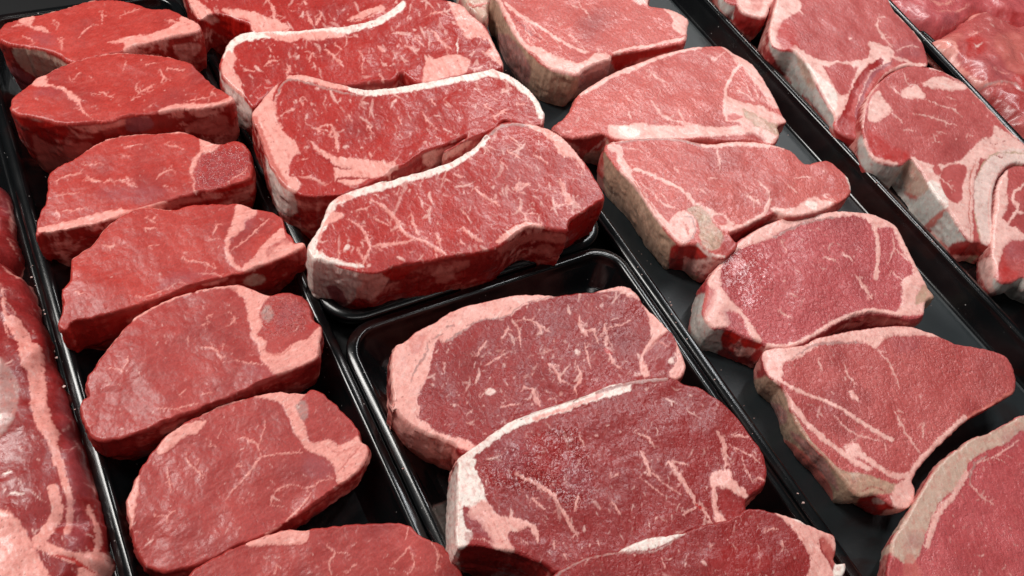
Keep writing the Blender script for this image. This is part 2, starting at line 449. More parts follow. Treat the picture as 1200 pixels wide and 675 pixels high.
    C = C * (1 - dk)[:, None] + (srgb(132, 40, 42))[None] * dk[:, None]
    lt = sstep(.1, .6, fbm(p3 * .016 + so + 230, 4, .6)) * .13
    C = C * (1 - lt)[:, None] + (srgb(205, 105, 100))[None] * lt[:, None]
    fat = np.zeros(NV); lab = np.zeros(NV); capw = np.zeros(NV); crk = np.full(NV, float(crinkle)) * (1 + .9 * patch); wetv = np.full(NV, wet) * (1 + .5 * patch)
    # pale streaks of fine intramuscular fat
    fine_fat = sstep(.05, .5, fbm(np.column_stack([al * .05, ac * .22, np.ones(NV) * 5]) + so, 4, .65))
    C = C * (1 - .10 * fine_fat)[:, None] + KIND['F'] * (.10 * fine_fat)[:, None]
    def put(alpha, kind, isfat=None, cap=False):
        nonlocal C, fat, lab, crk
        kc = KIND[kind] * 1.0
        if kind == 'F': kc = kc * (1 - pale) + srgb(250, 206, 196) * pale
        C = C * (1 - alpha)[:, None] + kc[None] * (alpha * 1.0)[:, None]
        fl = 1. if kind in 'FWTSKG' else 0.
        fat = fat * (1 - alpha) + fl * alpha
        crk = crk * (1 - alpha * .9)
        if cap:
            m = alpha > .5
            capw[m] = {'W': 1., 'T': 1., 'S': 1.}.get(kind, .5)
            lab[m] = {'F': 1, 'W': 1, 'T': 1, 'S': 1, 'G': 1, 'B': 2, 'K': 2}.get(kind, 0)
    # flecks of marbling
    topm = np.nonzero(istop)[0]
    cellk = {}
    bx = np.floor(px[topm] / 12).astype(int)
    order = np.lexsort((bx[:, 1], bx[:, 0])); bs = bx[order]
    br = np.nonzero(np.any(np.diff(bs, axis=0) != 0, 1))[0] + 1
    for g in np.split(order, br):
        cellk[tuple(bx[g[0]])] = topm[g]
    bbl, bbh = px[topm].min(0), px[topm].max(0)
    bbl = np.maximum(bbl, [-20, -20]); bbh = np.minimum(bbh, [1220, 695])
    areaf = max(0, (bbh - bbl)[0]) * max(0, (bbh - bbl)[1]) / 20000
    fa = np.zeros(NV)
    sc_ = dist / .75
    for k in range(int(fleck * areaf)):
        p = bbl + rs.rand(2) * (bbh - bbl)
        cl = noise(np.array([[p[0] * .02, p[1] * .02, NPIECE * 1.7]]))[0]
        if rs.rand() > .62 + cl: continue
        big = rs.rand() < fbig
        L = flen * (.25 + rs.rand() ** 2.2 * 1.7) * (1.7 if big else .8) / sc_
        w = fwid * (.40 + rs.rand() * .6) * (2.0 if big else .9) / sc_ ** .5
        ang = math.radians(fang + rs.normal() * fspread)
        chain = [p]
        m = rs.randint(2, 5)
        for j in range(m):
            ang += rs.normal() * .38
            chain.append(chain[-1] + np.array([math.cos(ang), math.sin(ang)]) * L / m)
        chain = np.array(chain); chains = [chain]
        if big and rs.rand() < .35:
            a2 = ang + (1 if rs.rand() < .5 else -1) * (.6 + rs.rand() * .8)
            chains.append(np.array([chain[m // 2], chain[m // 2] + np.array([math.cos(a2), math.sin(a2)]) * L * .45]))
        st = .30 + .6 * rs.rand()
        c1 = np.floor((chain.min(0) - 3) / 12).astype(int); c2 = np.floor((chain.max(0) + 3) / 12).astype(int)
        ids = [cellk[(i, j)] for i in range(c1[0], c2[0] + 1) for j in range(c1[1], c2[1] + 1) if (i, j) in cellk]
        if not ids: continue
        ids = np.concatenate(ids)
        for ch in chains:
            d, i_, t_ = seg_dist(wp[ids] * .5 + px[ids] * .5, ch[:-1], ch[1:])
            uu = (i_ + t_) / (len(ch) - 1)
            wv_ = w * (.12 + .88 * np.sin(np.pi * np.clip(uu, 0, 1) ** .7))
            fa[ids] = np.maximum(fa[ids], st * sstep(-.65, .75, wv_ * .8 - d) * np.clip(.85 + .5 * spk[ids], 0, 1))
    C = C * (1 - fa)[:, None] + (KIND['F'] * .6 + KIND['W'] * .4)[None] * fa[:, None]; fat = np.maximum(fat, fa * .7)
    # traced features of the cut face
    v_edge = fbm(p3 * .10 + so + 61, 4, .65)
    wallf = []
    for ft in feats:
        head, body = ft.split(':'); h_ = head.split(); kind = h_[0]; wdt = float(h_[1]) if len(h_) > 1 else None
        kk = FR[body.split()[0][1:]][2] if body.split()[0][0] == '@' else 1
        P = pts(body)
        if kind[0] == 'w': wallf.append((kind[1:], P)); continue
        if kind == 'C':
            al_ = poly_alpha(px, smooth_closed(P, 4), 8.) * istop; crk = crk * (1 - al_) + (wdt or 1) * al_; wetv = wetv * (1 - al_) + (.95 if (wdt or 1) >= 1 else wet) * al_; continue
        if kind[0] == 'V':
            k2 = kind[1:] or 'F'
            SP = smooth_open(P); w_ = wdt / kk
            al_ = stroke_alpha(wp, SP, w_ * .78) * istop * .93
            if k2 == 'F':
                for hh in range(int(2 + len(SP) * .28)):
                    i0 = rs.randint(1, len(SP)); dr = SP[i0] - SP[i0 - 1]
                    a0 = math.atan2(dr[1], dr[0]) + (1 if rs.rand() < .5 else -1) * (.5 + .8 * rs.rand()); L0 = (2 + 6 * rs.rand() ** 1.5) * (.6 + w_ * .22)
                    m0 = SP[i0 - 1] + L0 * .5 * np.array([math.cos(a0), math.sin(a0)]); a0 += rs.normal() * .5
                    H = np.array([SP[i0 - 1], m0, m0 + L0 * .5 * np.array([math.cos(a0), math.sin(a0)])])
                    al_ = np.maximum(al_, stroke_alpha(wp, H, .35 + .28 * w_ * (.4 + rs.rand() * .5), soft=.6) * istop * (.5 + .4 * rs.rand()))
                al_ = al_ * np.clip(.80 + .55 * v_edge + .25 * spk, .15, 1)
            put(al_, k2)
        elif kind[0] == 'S':
            k2 = kind[1:]
            al_ = stroke_alpha(wp, smooth_open(P), wdt / kk * 1.05, taper=False, soft=.7) * istop
            put(al_, k2, cap=k2 in 'FWTSBK')
        else:
            al_ = poly_alpha(wp + np.column_stack([v_edge, -v_edge]) * {'P': 6, 'F': 2.6, 'T': 1.5, 'B': 2., 'R': 2.5, 'Q': 2}.get(kind, 0) * wf_[:, None], smooth_closed(P, 4), {'P': 6., 'R': 1.6, 'O': 3.5, 'Q': 2.5, 'G': 2.}.get(kind, .9)) * istop
            if kind == 'L':
                al_ = al_; C = C * (1 - al_)[:, None] + (lc * (1 + .16 * grain)[:, None]) * al_[:, None]; lab[al_ > .5] = 0; fat = fat * (1 - al_)
            else:
                if kind in 'PROQ': al_ = al_ * {'P': .5, 'R': .8, 'O': .75, 'Q': .8}[kind] * np.clip(.75 + v_edge * .8, 0, 1)
                if kind == 'F':
                    inner = poly_alpha(wp, smooth_closed(P, 4), 4.5)
                    st_ = fbm(np.column_stack([al * .10, ac * .45, np.ones(NV) * 3]) + so + 300, 3, .65)
                    al_ = al_ * (1 - .8 * sstep(.0, .42, st_ + .25 * v_edge) * sstep(1.0, .55, inner) * wf_)
                if kind == 'B': al_ = al_ * np.clip(.80 + .5 * v_edge, 0, 1)
                put(al_, kind, cap=kind in 'FWTSBK')
    # sides: fat where the fat cap meets the edge, otherwise lean with pale membranes
    ed = lab[loop] ; isf = (lab[loop] == 1) * capw[loop]; isb = (lab[loop] == 2).astype(float)
    # look a little further in from the edge than the very last row
    for _ in range(14): isf = (np.roll(isf, 1) + 2 * isf + np.roll(isf, -1)) / 4
    fw = np.tile(isf, K); bw = np.tile(isb, K)
    wz = np.column_stack([nz_, nz_, nz_]) * .8
    wn = .55 * fbm(WP * [60, 60, 130] + so + 50 + wz, 4, .65) + .6 * fbm(WP * [190, 190, 40] + so + 150 + wz, 3, .6); wn2 = fbm(WP * [22, 22, 50] + so + 80 + wz, 3, .55)
    aw = np.zeros(NV); aw[nt_:] = sstep(.5, .62, fw + .35 * wn + .12 * wn2) * (1 - .35 * sstep(.1, .4, wn2)) * (fw > .52)
    aq = np.zeros(NV); aq[nt_:] = sstep(.55, .8, fw + .9 * wn + .5 * wn2 + .25 * sstep(.25, 0, tvf)) * .9 * (fw > .1)
    C[nt_:] = (lc * .80) * (1 + .45 * wn)[:, None]  # deeper red of the wet outside, plus shade darkening put into the colour
    C[nt_:, 1:] *= .62
    am = np.zeros(NV); am[nt_:] = sstep(.62 - wallmix, .95 - wallmix, .5 + wn2 * .7 + wn * .35) * .75 * sstep(.02, .12, tvf)
    put(am, 'Q'); put(am * am * .5, 'F')
    put(aq, 'Q'); put(aq * sstep(0, .5, np.concatenate([np.zeros(nt_), wn + .3])), 'F')
    put(aw, wallfat, cap=True)
    ab = np.zeros(NV); ab[nt_:] = sstep(.4, .6, bw + .25 * wn)
    put(ab, 'B', cap=True)
    for kind, P in wallf:
        a_ = poly_alpha(wp, smooth_closed(P, 4), 1.3) * (~istop) * facing
        a_ = a_ * np.clip(.95 - .5 * sstep(.15, .5, np.concatenate([np.zeros(nt_), wn if kind in 'FQWTKP' else wn * 0])), 0, 1)
        if kind in 'B': a_ = a_ * .96
        put(a_, kind, cap=kind in 'FWTSBK')
    # substance variation inside fat and bone
    v1 = fbm(p3 * .16 + so + 90, 3, .6); v2 = fbm(np.column_stack([V * 260]) + so, 3, .6)
    v3 = fbm(np.column_stack([al * .06, ac * .3, np.ones(NV)]) + so + 120, 4, .65)
    tint = np.clip(sstep(-.1, .5, v1) * .5 + sstep(.05, .5, v3) * .5, 0, .8) * fat * (1 - .5 * pale)
    C = C * (1 - tint)[:, None] + KIND['Q'] * tint[:, None]
    tint = sstep(.1, .6, -v3) * fat * .45
    C = C * (1 - tint)[:, None] + KIND['W'] * tint[:, None]
    pit = sstep(.34, .55, fbm(p3 * .26 + so + 140, 3, .6)) * fat * (.7 - .35 * pale)
    C = C * (1 - pit)[:, None] + (lc * .8)[None] * pit[:, None]
    C *= (1 + .09 * v2 * fat)[:, None]
    bn = (lab == 2) & (C[:, 0] < .55); bk = (lab == 2) & ~bn
    C[bn] *= (1 + .38 * v2[bn] + .28 * v1[bn])[:, None]
    C[bk] *= (1 + .08 * v2[bk])[:, None]; C[bk, 1:] *= (.90 + .18 * np.clip(v1[bk], -1, .5))[:, None]
    pores = sstep(.25, .5, noise(V * 700 + so)) * bn * .35
    C = C * (1 - pores)[:, None] + (KIND['R'] * .5 + KIND['B'] * .25) * pores[:, None]
    # relief: fat stands a little proud, grain and waves
    relief = np.zeros(NV)
    relief[:nt_] = (wave * 2.6 * fbm(P3 * 26 + so, 2) + .00030 * fat[:nt_] + .00012 * grain[:nt_] - .0010 * np.clip(crk[:nt_] - .2, 0, 1) * np.abs(fbm(P3 * [170, 230, 1] + so + 40 + np.column_stack([patch[:nt_]] * 3), 2, .5)) + .00022 * fbm(P3 * 420 + so, 3, .7) +
                    .00045 * fbm(P3 * 110 + so, 3)) * sstep(0, 1.4, dep / s)
    V[:nt_, 2] += relief[:nt_]
    V[nt_:, :2] += WN * (.0004 * fbm(WP * 420 + so, 2, .7))[:, None]
    # normals of the whole piece so the parts meet without a seam
    allq = np.vstack([q, wq])
    fn = np.cross(V[allq[:, 2]] - V[allq[:, 0]], V[allq[:, 3]] - V[allq[:, 1]])
    VN = np.zeros((NV, 3))
    for k in range(4):
        for ax in range(3): VN[:, ax] += np.bincount(allq[:, k], fn[:, ax], NV)
    VN /= np.linalg.norm(VN, axis=1)[:, None] + 1e-15
    S = np.column_stack([np.clip(crk, 0, 1), np.clip(fat, 0, 1), np.clip(wetv, 0, 1)])
    C = np.clip(C, 0, .95)
    org = np.array([c0[0], c0[1], 0.])
    root = bpy.data.objects.new(name, None); SC.collection.objects.link(root); root.location = org; root.empty_display_size = .02
    tag(root, label, cat, group)
    fl = np.stack([(lab[allq] == k).sum(1) for k in (0, 1, 2)], 1).argmax(1)
    # tidy the split: a small part goes back to the lean
    comp = []
    for k in (1, 2):
        fk = np.nonzero(fl == k)[0]
        if not len(fk): continue
        L_ = np.arange(NV); qk = allq[fk]
        while True:
            mn = L_[qk].min(1); old = L_.copy()
            for c in range(4): np.minimum.at(L_, qk[:, c], mn)
            L_ = L_[L_]
            if (L_ == old).all(): break
        r_ = L_[qk[:, 0]]
        for v_ in np.unique(r_):
            m_ = r_ == v_
            if m_.sum() < 450: fl[fk[m_]] = 0
            else: comp.append((k, fk[m_]))
    bottom = list(ring[-1])[::-1]
    for k, ids_ in [(0, np.nonzero(fl == 0)[0])] + comp:
        nm = ('lean_meat', 'fat_cap', 'bone')[k]
        fq = allq[ids_]
        ng = [bottom] if k == 0 else []
        if not len(fq): continue
        us = np.unique(np.concatenate([fq.ravel()] + [np.array(g) for g in ng])); rm = np.full(NV, -1); rm[us] = np.arange(len(us))
        mesh_obj(nm, V[us], (rm[fq], [[int(rm[i]) for i in g] for g in ng]), C[us], S[us], VN[us], root, org)
    return root

# ------------------------------------------------------------------ left tray: small fillet steaks
GA = 'small steaks in a row in the left tray'
A = dict(cat='steak', group=GA, crinkle=.06, lean='red', fleck=85, flen=4, fang=-15, fwid=.75, fspread=45, wallmix=.13, lump=.0015, bev=.0012, wet=.2)
meat('fillet_steak', 'topmost small steak of the left row, with thick pink fat along its near edge', z0=.076, gy=0.02,
 outline='@a1 0,135 20,112 90,88 190,64 300,38 400,8 440,0 520,0 620,10 700,36 790,42 860,72 925,105 942,135 925,150 850,165 740,185 640,215 560,250 430,275 330,290 250,245 150,225 50,212 5,195 -8,160',
 feats=['F: @a1 500,200 600,175 720,150 820,112 850,75 880,80 930,110 942,135 925,150 850,166 740,187 640,217 580,245 580,205', 'V 7: @a1 370,182 400,138 440,108',
  'V 8: @a1 487,45 475,75 478,110', 'V 6: @a1 555,78 610,58 655,42', 'V 8: @a1 245,95 275,112 258,140', 'V 10: @a1 270,180 292,205 290,235', 'V 9: @a1 55,130 100,116 150,122',
  'F: @a1 92,92 150,74 160,90 148,118 200,125 240,150 190,145 140,122 100,112', 'ST 9: @a1 92,86 190,62 300,36 400,6 440,0', 'V 7: @a1 110,170 150,185 160,215', 'V 10: @a1 790,95 850,105',
  'P: @a1 130,160 230,150 260,200 190,215', 'wT: @a1 60,235 150,232 230,255 310,300 290,320 180,358 100,312', 'wF: @a1 818,212 935,208 925,252 862,278 825,252', 'wP: @a1 10,372 60,318 150,362 120,412 60,412'], **A)
meat('fillet_steak', 'second small steak of the left row, with folded pink fat hanging down its near side', z0=.078, gy=0.02,
 outline='@a2 48,290 60,255 100,222 145,190 170,165 215,145 290,108 380,78 450,60 540,47 640,48 740,60 830,78 900,100 940,140 975,175 1000,200 1060,235 1092,255 1098,275 1060,292 950,305 860,310 770,325 700,335 600,345 520,370 430,380 330,385 250,375 190,355 110,345 75,335 50,310',
 feats=['SF 9: @a2 215,143 290,108 380,78 450,60 540,47 640,48 740,60 820,76', 'F: @a2 745,318 820,290 900,284 1000,283 1065,268 1082,240 1100,262 1090,280 1000,302 900,312 800,328 760,335',
  'F: @a2 145,190 170,165 215,150 228,190 300,212 360,255 378,290 350,280 300,237 240,207 180,205', 'V 9: @a2 375,285 385,320 410,345 435,362', 'P: @a2 160,240 200,212 260,225 285,245 200,245',
  'V 10: @a2 640,248 660,228 700,210 735,195', 'V 8: @a2 660,235 640,218 632,200', 'V 7: @a2 615,272 655,248', 'V 13: @a2 752,128 768,160 755,192', 'V 8: @a2 780,125 870,132', 'V 8: @a2 465,228 500,245 535,262',
  'V 6: @a2 330,178 385,140', 'V 7: @a2 860,270 920,264 985,262', 'V 6: @a2 985,260 995,235 1020,262', 'V 5: @a2 425,240 475,240', 'V 6: @a2 592,90 576,132', 'V 5: @a2 680,110 745,100', 'V 6: @a2 675,312 735,285',
  'wF: @a2 335,385 420,378 520,355 600,345 690,345 690,375 600,385 500,405 440,425 390,415', 'wP: @a2 600,352 700,352 720,395 640,420 590,400', 'wQ: @a2 155,430 250,480 400,468 425,490 330,560 200,600 170,520',
  'wQ: @a2 860,400 960,350 1060,345 1050,425 920,425', 'wO: @a2 80,345 280,382 320,440 240,455 140,410', 'wF: @a2 310,385 370,430 440,440 370,445', 'wF: @a2 90,340 200,350 270,372 200,368 110,352'], **A)
meat('fillet_steak', 'third small steak of the left row, with a squarish dark flap at its right', z0=.062, gy=0.06,
 outline='@a3 85,510 95,455 110,410 130,370 140,320 145,270 150,235 180,205 215,188 280,155 330,120 390,85 470,58 560,46 650,43 740,36 800,40 850,65 900,84 950,92 1020,78 1060,90 1090,125 1100,170 1105,225 1090,255 1000,285 910,312 850,320 815,335 740,352 650,378 560,402 500,427 350,467 200,495 120,505 95,525',
 feats=['F: @a3 100,482 130,475 200,463 300,438 380,413 480,398 530,403 620,380 700,362 690,385 600,402 520,427 370,465 250,495 150,507 100,500', 'SF 9: @a3 215,185 330,122 390,87 470,60 560,48 740,38 800,42',
  'F: @a3 855,68 930,86 948,110 900,142 862,148 832,215 808,240 805,205 830,160 860,125', 'V 11: @a3 815,225 832,270 828,315', 'V 14: @a3 325,238 345,262 385,272', 'V 9: @a3 380,272 440,268 500,270 530,285 575,297',
  'V 8: @a3 522,275 515,240', 'V 9: @a3 175,265 240,243 302,227', 'V 9: @a3 655,262 675,232 735,210', 'V 6: @a3 500,108 595,98', 'V 7: @a3 690,95 740,108 790,122', 'V 6: @a3 490,150 530,152', 'V 5: @a3 180,340 240,328 300,325',
  'V 10: @a3 180,400 195,422 192,448', 'V 5: @a3 195,412 270,400 345,390', 'V 5: @a3 300,188 350,190 400,178', 'V 7: @a3 685,288 712,296', 'P: @a3 880,150 980,120 1070,130 1098,180 1050,245 940,292 850,300 830,240',
  'C 1: @a3 880,130 980,105 1070,120 1095,180 1050,245 940,292 850,295 840,230', 'V 6: @a3 985,270 1040,240 1080,205', 'P: @a3 380,310 600,295 700,320 560,365 400,350',
  'wF: @a3 870,310 960,322 950,348 880,355', 'wQ: @a3 680,372 800,345 880,350 860,365 760,378 700,388', 'wO: @a3 840,320 1095,262 1095,285 960,320 870,325'], **A)
meat('fillet_steak', 'fourth small steak of the left row, ragged fat tip poking out at its right', z0=.061, gy=0.06,
 outline='@a4 30,575 45,540 55,480 50,420 80,380 92,330 100,270 180,215 240,140 300,90 370,50 450,30 560,42 585,38 650,20 740,15 820,15 890,15 960,40 1030,50 1080,80 1092,120 1105,150 1130,170 1142,198 1180,192 1190,212 1150,240 1080,272 960,315 900,340 830,350 760,370 640,405 540,445 420,485 280,525 160,550 90,565 70,605 40,600',
 feats=['F: @a4 872,18 955,35 955,70 915,100 900,140 850,172 842,195 835,232 855,280 895,318 880,328 830,290 815,230 820,170 850,100', 'F: @a4 905,300 940,278 1000,200 1050,150 1085,128 1100,170 1140,205 1180,195 1188,212 1140,242 1050,278 960,315 905,332',
  'P: @a4 900,100 935,82 945,110 905,138', 'V 8: @a4 845,235 930,170 1020,80', 'SF 5: @a4 100,268 180,213 240,140 300,90 370,50 450,30 560,42', 'V 6: @a4 610,262 660,285', 'V 10: @a4 640,280 720,290 775,318',
  'V 9: @a4 240,208 275,212 302,208', 'V 6: @a4 270,212 282,235', 'V 7: @a4 440,80 490,102', 'V 6: @a4 470,92 498,72', 'V 7: @a4 438,130 500,132', 'V 7: @a4 455,215 505,205', 'V 9: @a4 762,160 770,130 782,110', 'V 6: @a4 735,183 795,183',
  'V 6: @a4 395,447 440,450 540,412 572,398', 'V 5: @a4 560,400 605,382 640,395', 'V 9: @a4 690,342 760,342 800,355', 'V 6: @a4 105,430 158,435', 'P: @a4 560,340 700,330 780,350 640,385 500,420', 'R: @a4 1010,230 1060,195 1110,175 1120,200 1060,215 1020,265',
  'wT: @a4 900,382 940,345 990,350 1003,372 960,402 920,397', 'wF: @a4 700,375 800,352 830,370 760,395 710,395'], **A)
A5 = dict(A, lean='deep', fang=-30, flen=5, crinkle=.05)
meat('fillet_steak', 'fifth small steak of the left row, with a round fat-ringed knob at upper right', z0=.055, gy=0.05,
 outline='@a5 40,470 65,420 110,355 160,290 215,225 270,170 340,125 430,80 540,45 640,28 760,13 850,45 905,63 960,50 1020,53 1070,78 1097,120 1103,170 1145,205 1143,250 1137,300 1125,360 1040,405 940,445 850,482 740,528 640,565 560,600 480,630 400,665 300,705 180,738 90,740 52,700 25,640 18,560 62,532 45,505',
 feats=['F: @a5 700,26 760,14 850,45 905,66 872,100 856,150 868,205 848,250 890,282 880,320 920,345 980,330 1010,290 1080,268 1103,240 1145,212 1142,290 1125,358 1040,400 935,440 895,400 860,360 850,300 822,262 800,150 790,90 750,50', 'SF 12: @a5 262,178 340,128 430,84 540,50 640,34 750,22',
  'SF 7: @a5 100,372 160,295 215,230', 'O: @a5 1075,205 1105,188 1132,210 1090,238', 'R: @a5 705,35 745,30 748,55 722,62', 'G: @a5 868,130 900,108 922,150 900,188 870,168', 'P: @a5 960,100 1050,110 1060,150 1000,190 930,230', 'C .8: @a5 880,90 1060,90 1080,200 900,250',
  'V 11: @a5 585,298 650,320 690,378', 'V 9: @a5 690,375 740,370 810,382 895,397', 'V 6: @a5 690,292 682,325', 'V 8: @a5 590,202 625,202', 'V 7: @a5 625,202 612,165 640,150', 'V 8: @a5 712,140 738,165 728,190 700,215', 'V 8: @a5 245,348 240,380 215,420',
  'V 8: @a5 150,408 185,410 215,425', 'V 7: @a5 410,248 418,292', 'V 7: @a5 370,602 400,595 470,598', 'V 9: @a5 470,600 515,580 570,568', 'V 8: @a5 590,528 635,515', 'V 6: @a5 480,532 512,500', 'V 6: @a5 520,262 522,290', 'R: @a5 700,350 760,380 700,385',
  'F: @a5 935,345 1000,310 1045,275 1080,290 1030,330 960,360', 'VQ 10: @a5 880,320 920,345 980,332 1015,292', 'P: @a5 800,395 890,410 930,435 850,450 790,430'], **A5)
meat('fillet_steak', 'oval sixth steak of the left row, with a white forked vein across its middle', z0=.045, gy=0.05,
 outline='@a6 10,560 20,520 50,450 80,390 130,320 190,250 260,195 360,143 470,93 580,63 700,38 780,38 850,43 880,20 930,40 990,90 1050,150 1087,195 1107,235 1112,272 1142,285 1148,325 1110,400 1060,450 1013,480 933,535 853,590 747,655 640,722 533,762 400,830 267,868 173,878 93,840 53,772 27,680',
 feats=['F: @a6 610,60 700,40 780,38 850,43 832,80 820,130 852,205 872,272 960,262 1020,282 1107,243 1148,325 1110,395 1060,440 1005,470 985,385 940,345 860,310 800,225 770,150 720,85', 'F: @a6 150,322 200,248 280,195 382,173 352,225 270,260 200,322',
  'SF 7: @a6 370,142 470,97 580,67', 'F: @a6 10,560 30,490 75,428 62,560 42,662 25,672', 'V 7: @a6 668,170 652,230 632,280', 'V 9: @a6 530,258 570,250 600,270 628,288 645,345', 'V 8: @a6 645,345 720,330 840,322', 'V 11: @a6 645,345 600,400 550,462', 'V 8: @a6 555,455 500,508 478,545',
  'V 8: @a6 290,318 302,368 340,400 372,438', 'V 5: @a6 352,350 345,378', 'V 8: @a6 200,390 210,450 228,505', 'V 5: @a6 458,205 440,262', 'V 7: @a6 140,620 200,620', 'V 7: @a6 200,655 207,625 242,592', 'V 9: @a6 980,445 930,455 885,480 835,490', 'V 8: @a6 835,482 790,472 740,485 700,518 692,560 735,570',
  'V 13: @a6 882,505 852,550 800,602 760,640', 'V 10: @a6 740,660 690,690 650,712', 'G: @a6 812,95 850,80 862,140 842,172 815,132', 'V 5: @a6 525,380 560,390', 'V 7: @a6 400,290 435,292', 'R: @a6 740,120 770,160 800,230 785,215', 'VQ 9: @a6 1000,420 1060,350 1110,290', 'VQ 8: @a6 950,290 1010,320 1090,290', 'P: @a6 860,330 980,380 960,440 850,430'], **A5)
meat('fillet_steak', 'lowest small steak of the left row, cut off by the bottom of the picture', z0=.050, gy=0.04,
 outline='@a7 230,500 290,455 360,420 420,393 500,363 580,343 650,343 720,333 820,323 920,320 990,323 1020,343 1060,373 1110,393 1150,433 1180,480 1195,530 1190,600 1120,680 950,750 650,780 400,740 260,650 220,560',
 feats=['F: @a7 430,390 500,362 580,343 650,343 628,396 520,396 450,402', 'V 8: @a7 710,398 742,425 722,462 732,505', 'V 6: @a7 742,422 795,430', 'V 6: @a7 1000,335 990,382', 'V 8: @a7 1080,388 1105,430 1100,495', 'V 6: @a7 940,468 1005,408', 'V 6: @a7 540,465 528,505', 'V 5: @a7 1000,400 1020,460 1010,500', 'V 5: @a7 780,500 820,460'], **A5)

# ------------------------------------------------------------------ upper middle tray: long strip steaks
GB = 'long strip steaks overlapping in the upper middle tray'
B = dict(cat='steak', group=GB, pale=.15, lean='cherry', fleck=250, flen=8, fbig=.25, fang=62, fwid=1.35, fspread=28, wallmix=.17, bev=.0012, wallfat='W')
meat('strip_steak', 'marbled strip steak at the top edge, farthest back in the upper middle tray', z0=.070, gy=0.02,
 outline='@b1 20,-130 30,-40 45,10 70,60 98,88 140,62 200,62 260,85 330,115 345,150 450,168 600,163 750,138 900,108 1000,50 1060,0 1070,-70 1000,-150 500,-190 150,-180',
 feats=['F: @b1 30,-40 70,-20 110,20 155,55 100,88 60,40', 'F: @b1 200,40 300,45 400,75 520,125 450,168 345,145 330,100 250,75', 'VF 20: @b1 410,-12 440,40 452,90 500,125', 'VF 16: @b1 598,55 625,118', 'VF 15: @b1 668,58 640,115', 'VF 12: @b1 580,0 602,22', 'F: @b1 790,88 900,40 955,28 962,50 850,98', 'VR 6: @b1 790,95 850,90 930,60',
  'wO: @b1 105,75 200,70 330,120 300,180 180,160', 'wF: @b1 100,80 130,60 190,95 150,110'], **B)
meat('strip_steak', 'second strip steak from the back, with a dark notch in its near edge', z0=.074, gy=0.02,
 outline='@b1 195,340 190,290 205,250 235,195 280,160 340,148 440,143 560,140 700,128 800,118 900,93 980,53 1040,5 @b1r 530,-20 620,-16 700,3 770,23 800,58 850,98 885,133 910,190 945,260 958,318 900,335 800,350 740,360 600,385 545,380 510,350 480,335 455,365 420,378 300,388 220,398 100,382 @b1 640,380 540,372 480,388 430,425 380,475 340,500 300,450 250,410 210,375',
 feats=['SW 34: @b1 222,300 240,218 300,176 440,162 560,157 700,144 800,135 900,110 980,72 1045,18', 'F: @b1 195,330 230,240 270,270 250,310 285,380 305,460 240,405', 'F: @b1 400,160 560,160 555,190 500,198 450,185', 'F: @b1 560,155 760,150 740,178 600,185',
  'F: @b1r 700,5 770,25 850,100 910,190 945,260 958,315 880,250 900,220 860,180 780,180 760,140 720,60', 'F: @b1r 580,385 610,260 640,280 700,255 760,260 800,290 780,345 700,360', 'R: @b1r 752,190 800,195 770,240 745,242', 'VW 8: @b1r 750,170 742,205 745,248',
  'VF 20: @b1r 620,140 655,180 718,232', 'VF 9: @b1r 590,80 650,60 705,78', 'VF 9: @b1r 500,210 552,225', 'VF 8: @b1r 540,165 588,218', 'VF 14: @b1r 372,218 405,240', 'VF 9: @b1r 280,238 305,275 298,340', 'VF 15: @b1r 125,230 170,270 212,312', 'VF 10: @b1r 170,200 205,240', 'VF 12: @b1r 380,340 400,390',
  'VF 10: @b1 300,325 350,340', 'VF 9: @b1 395,322 425,290 470,285', 'VF 14: @b1 500,300 520,320 500,345', 'VF 10: @b1 610,290 625,250 640,275', 'VF 9: @b1 420,215 440,245', 'VF 9: @b1 730,205 760,240', 'VW 6: @b1r 860,20 880,90',
  'wW: @b1 188,330 230,385 300,440 335,490 338,590 280,580 215,430', 'wO: @b1 310,440 400,400 440,430 400,500 350,520'], **dict(B, fleck=280))
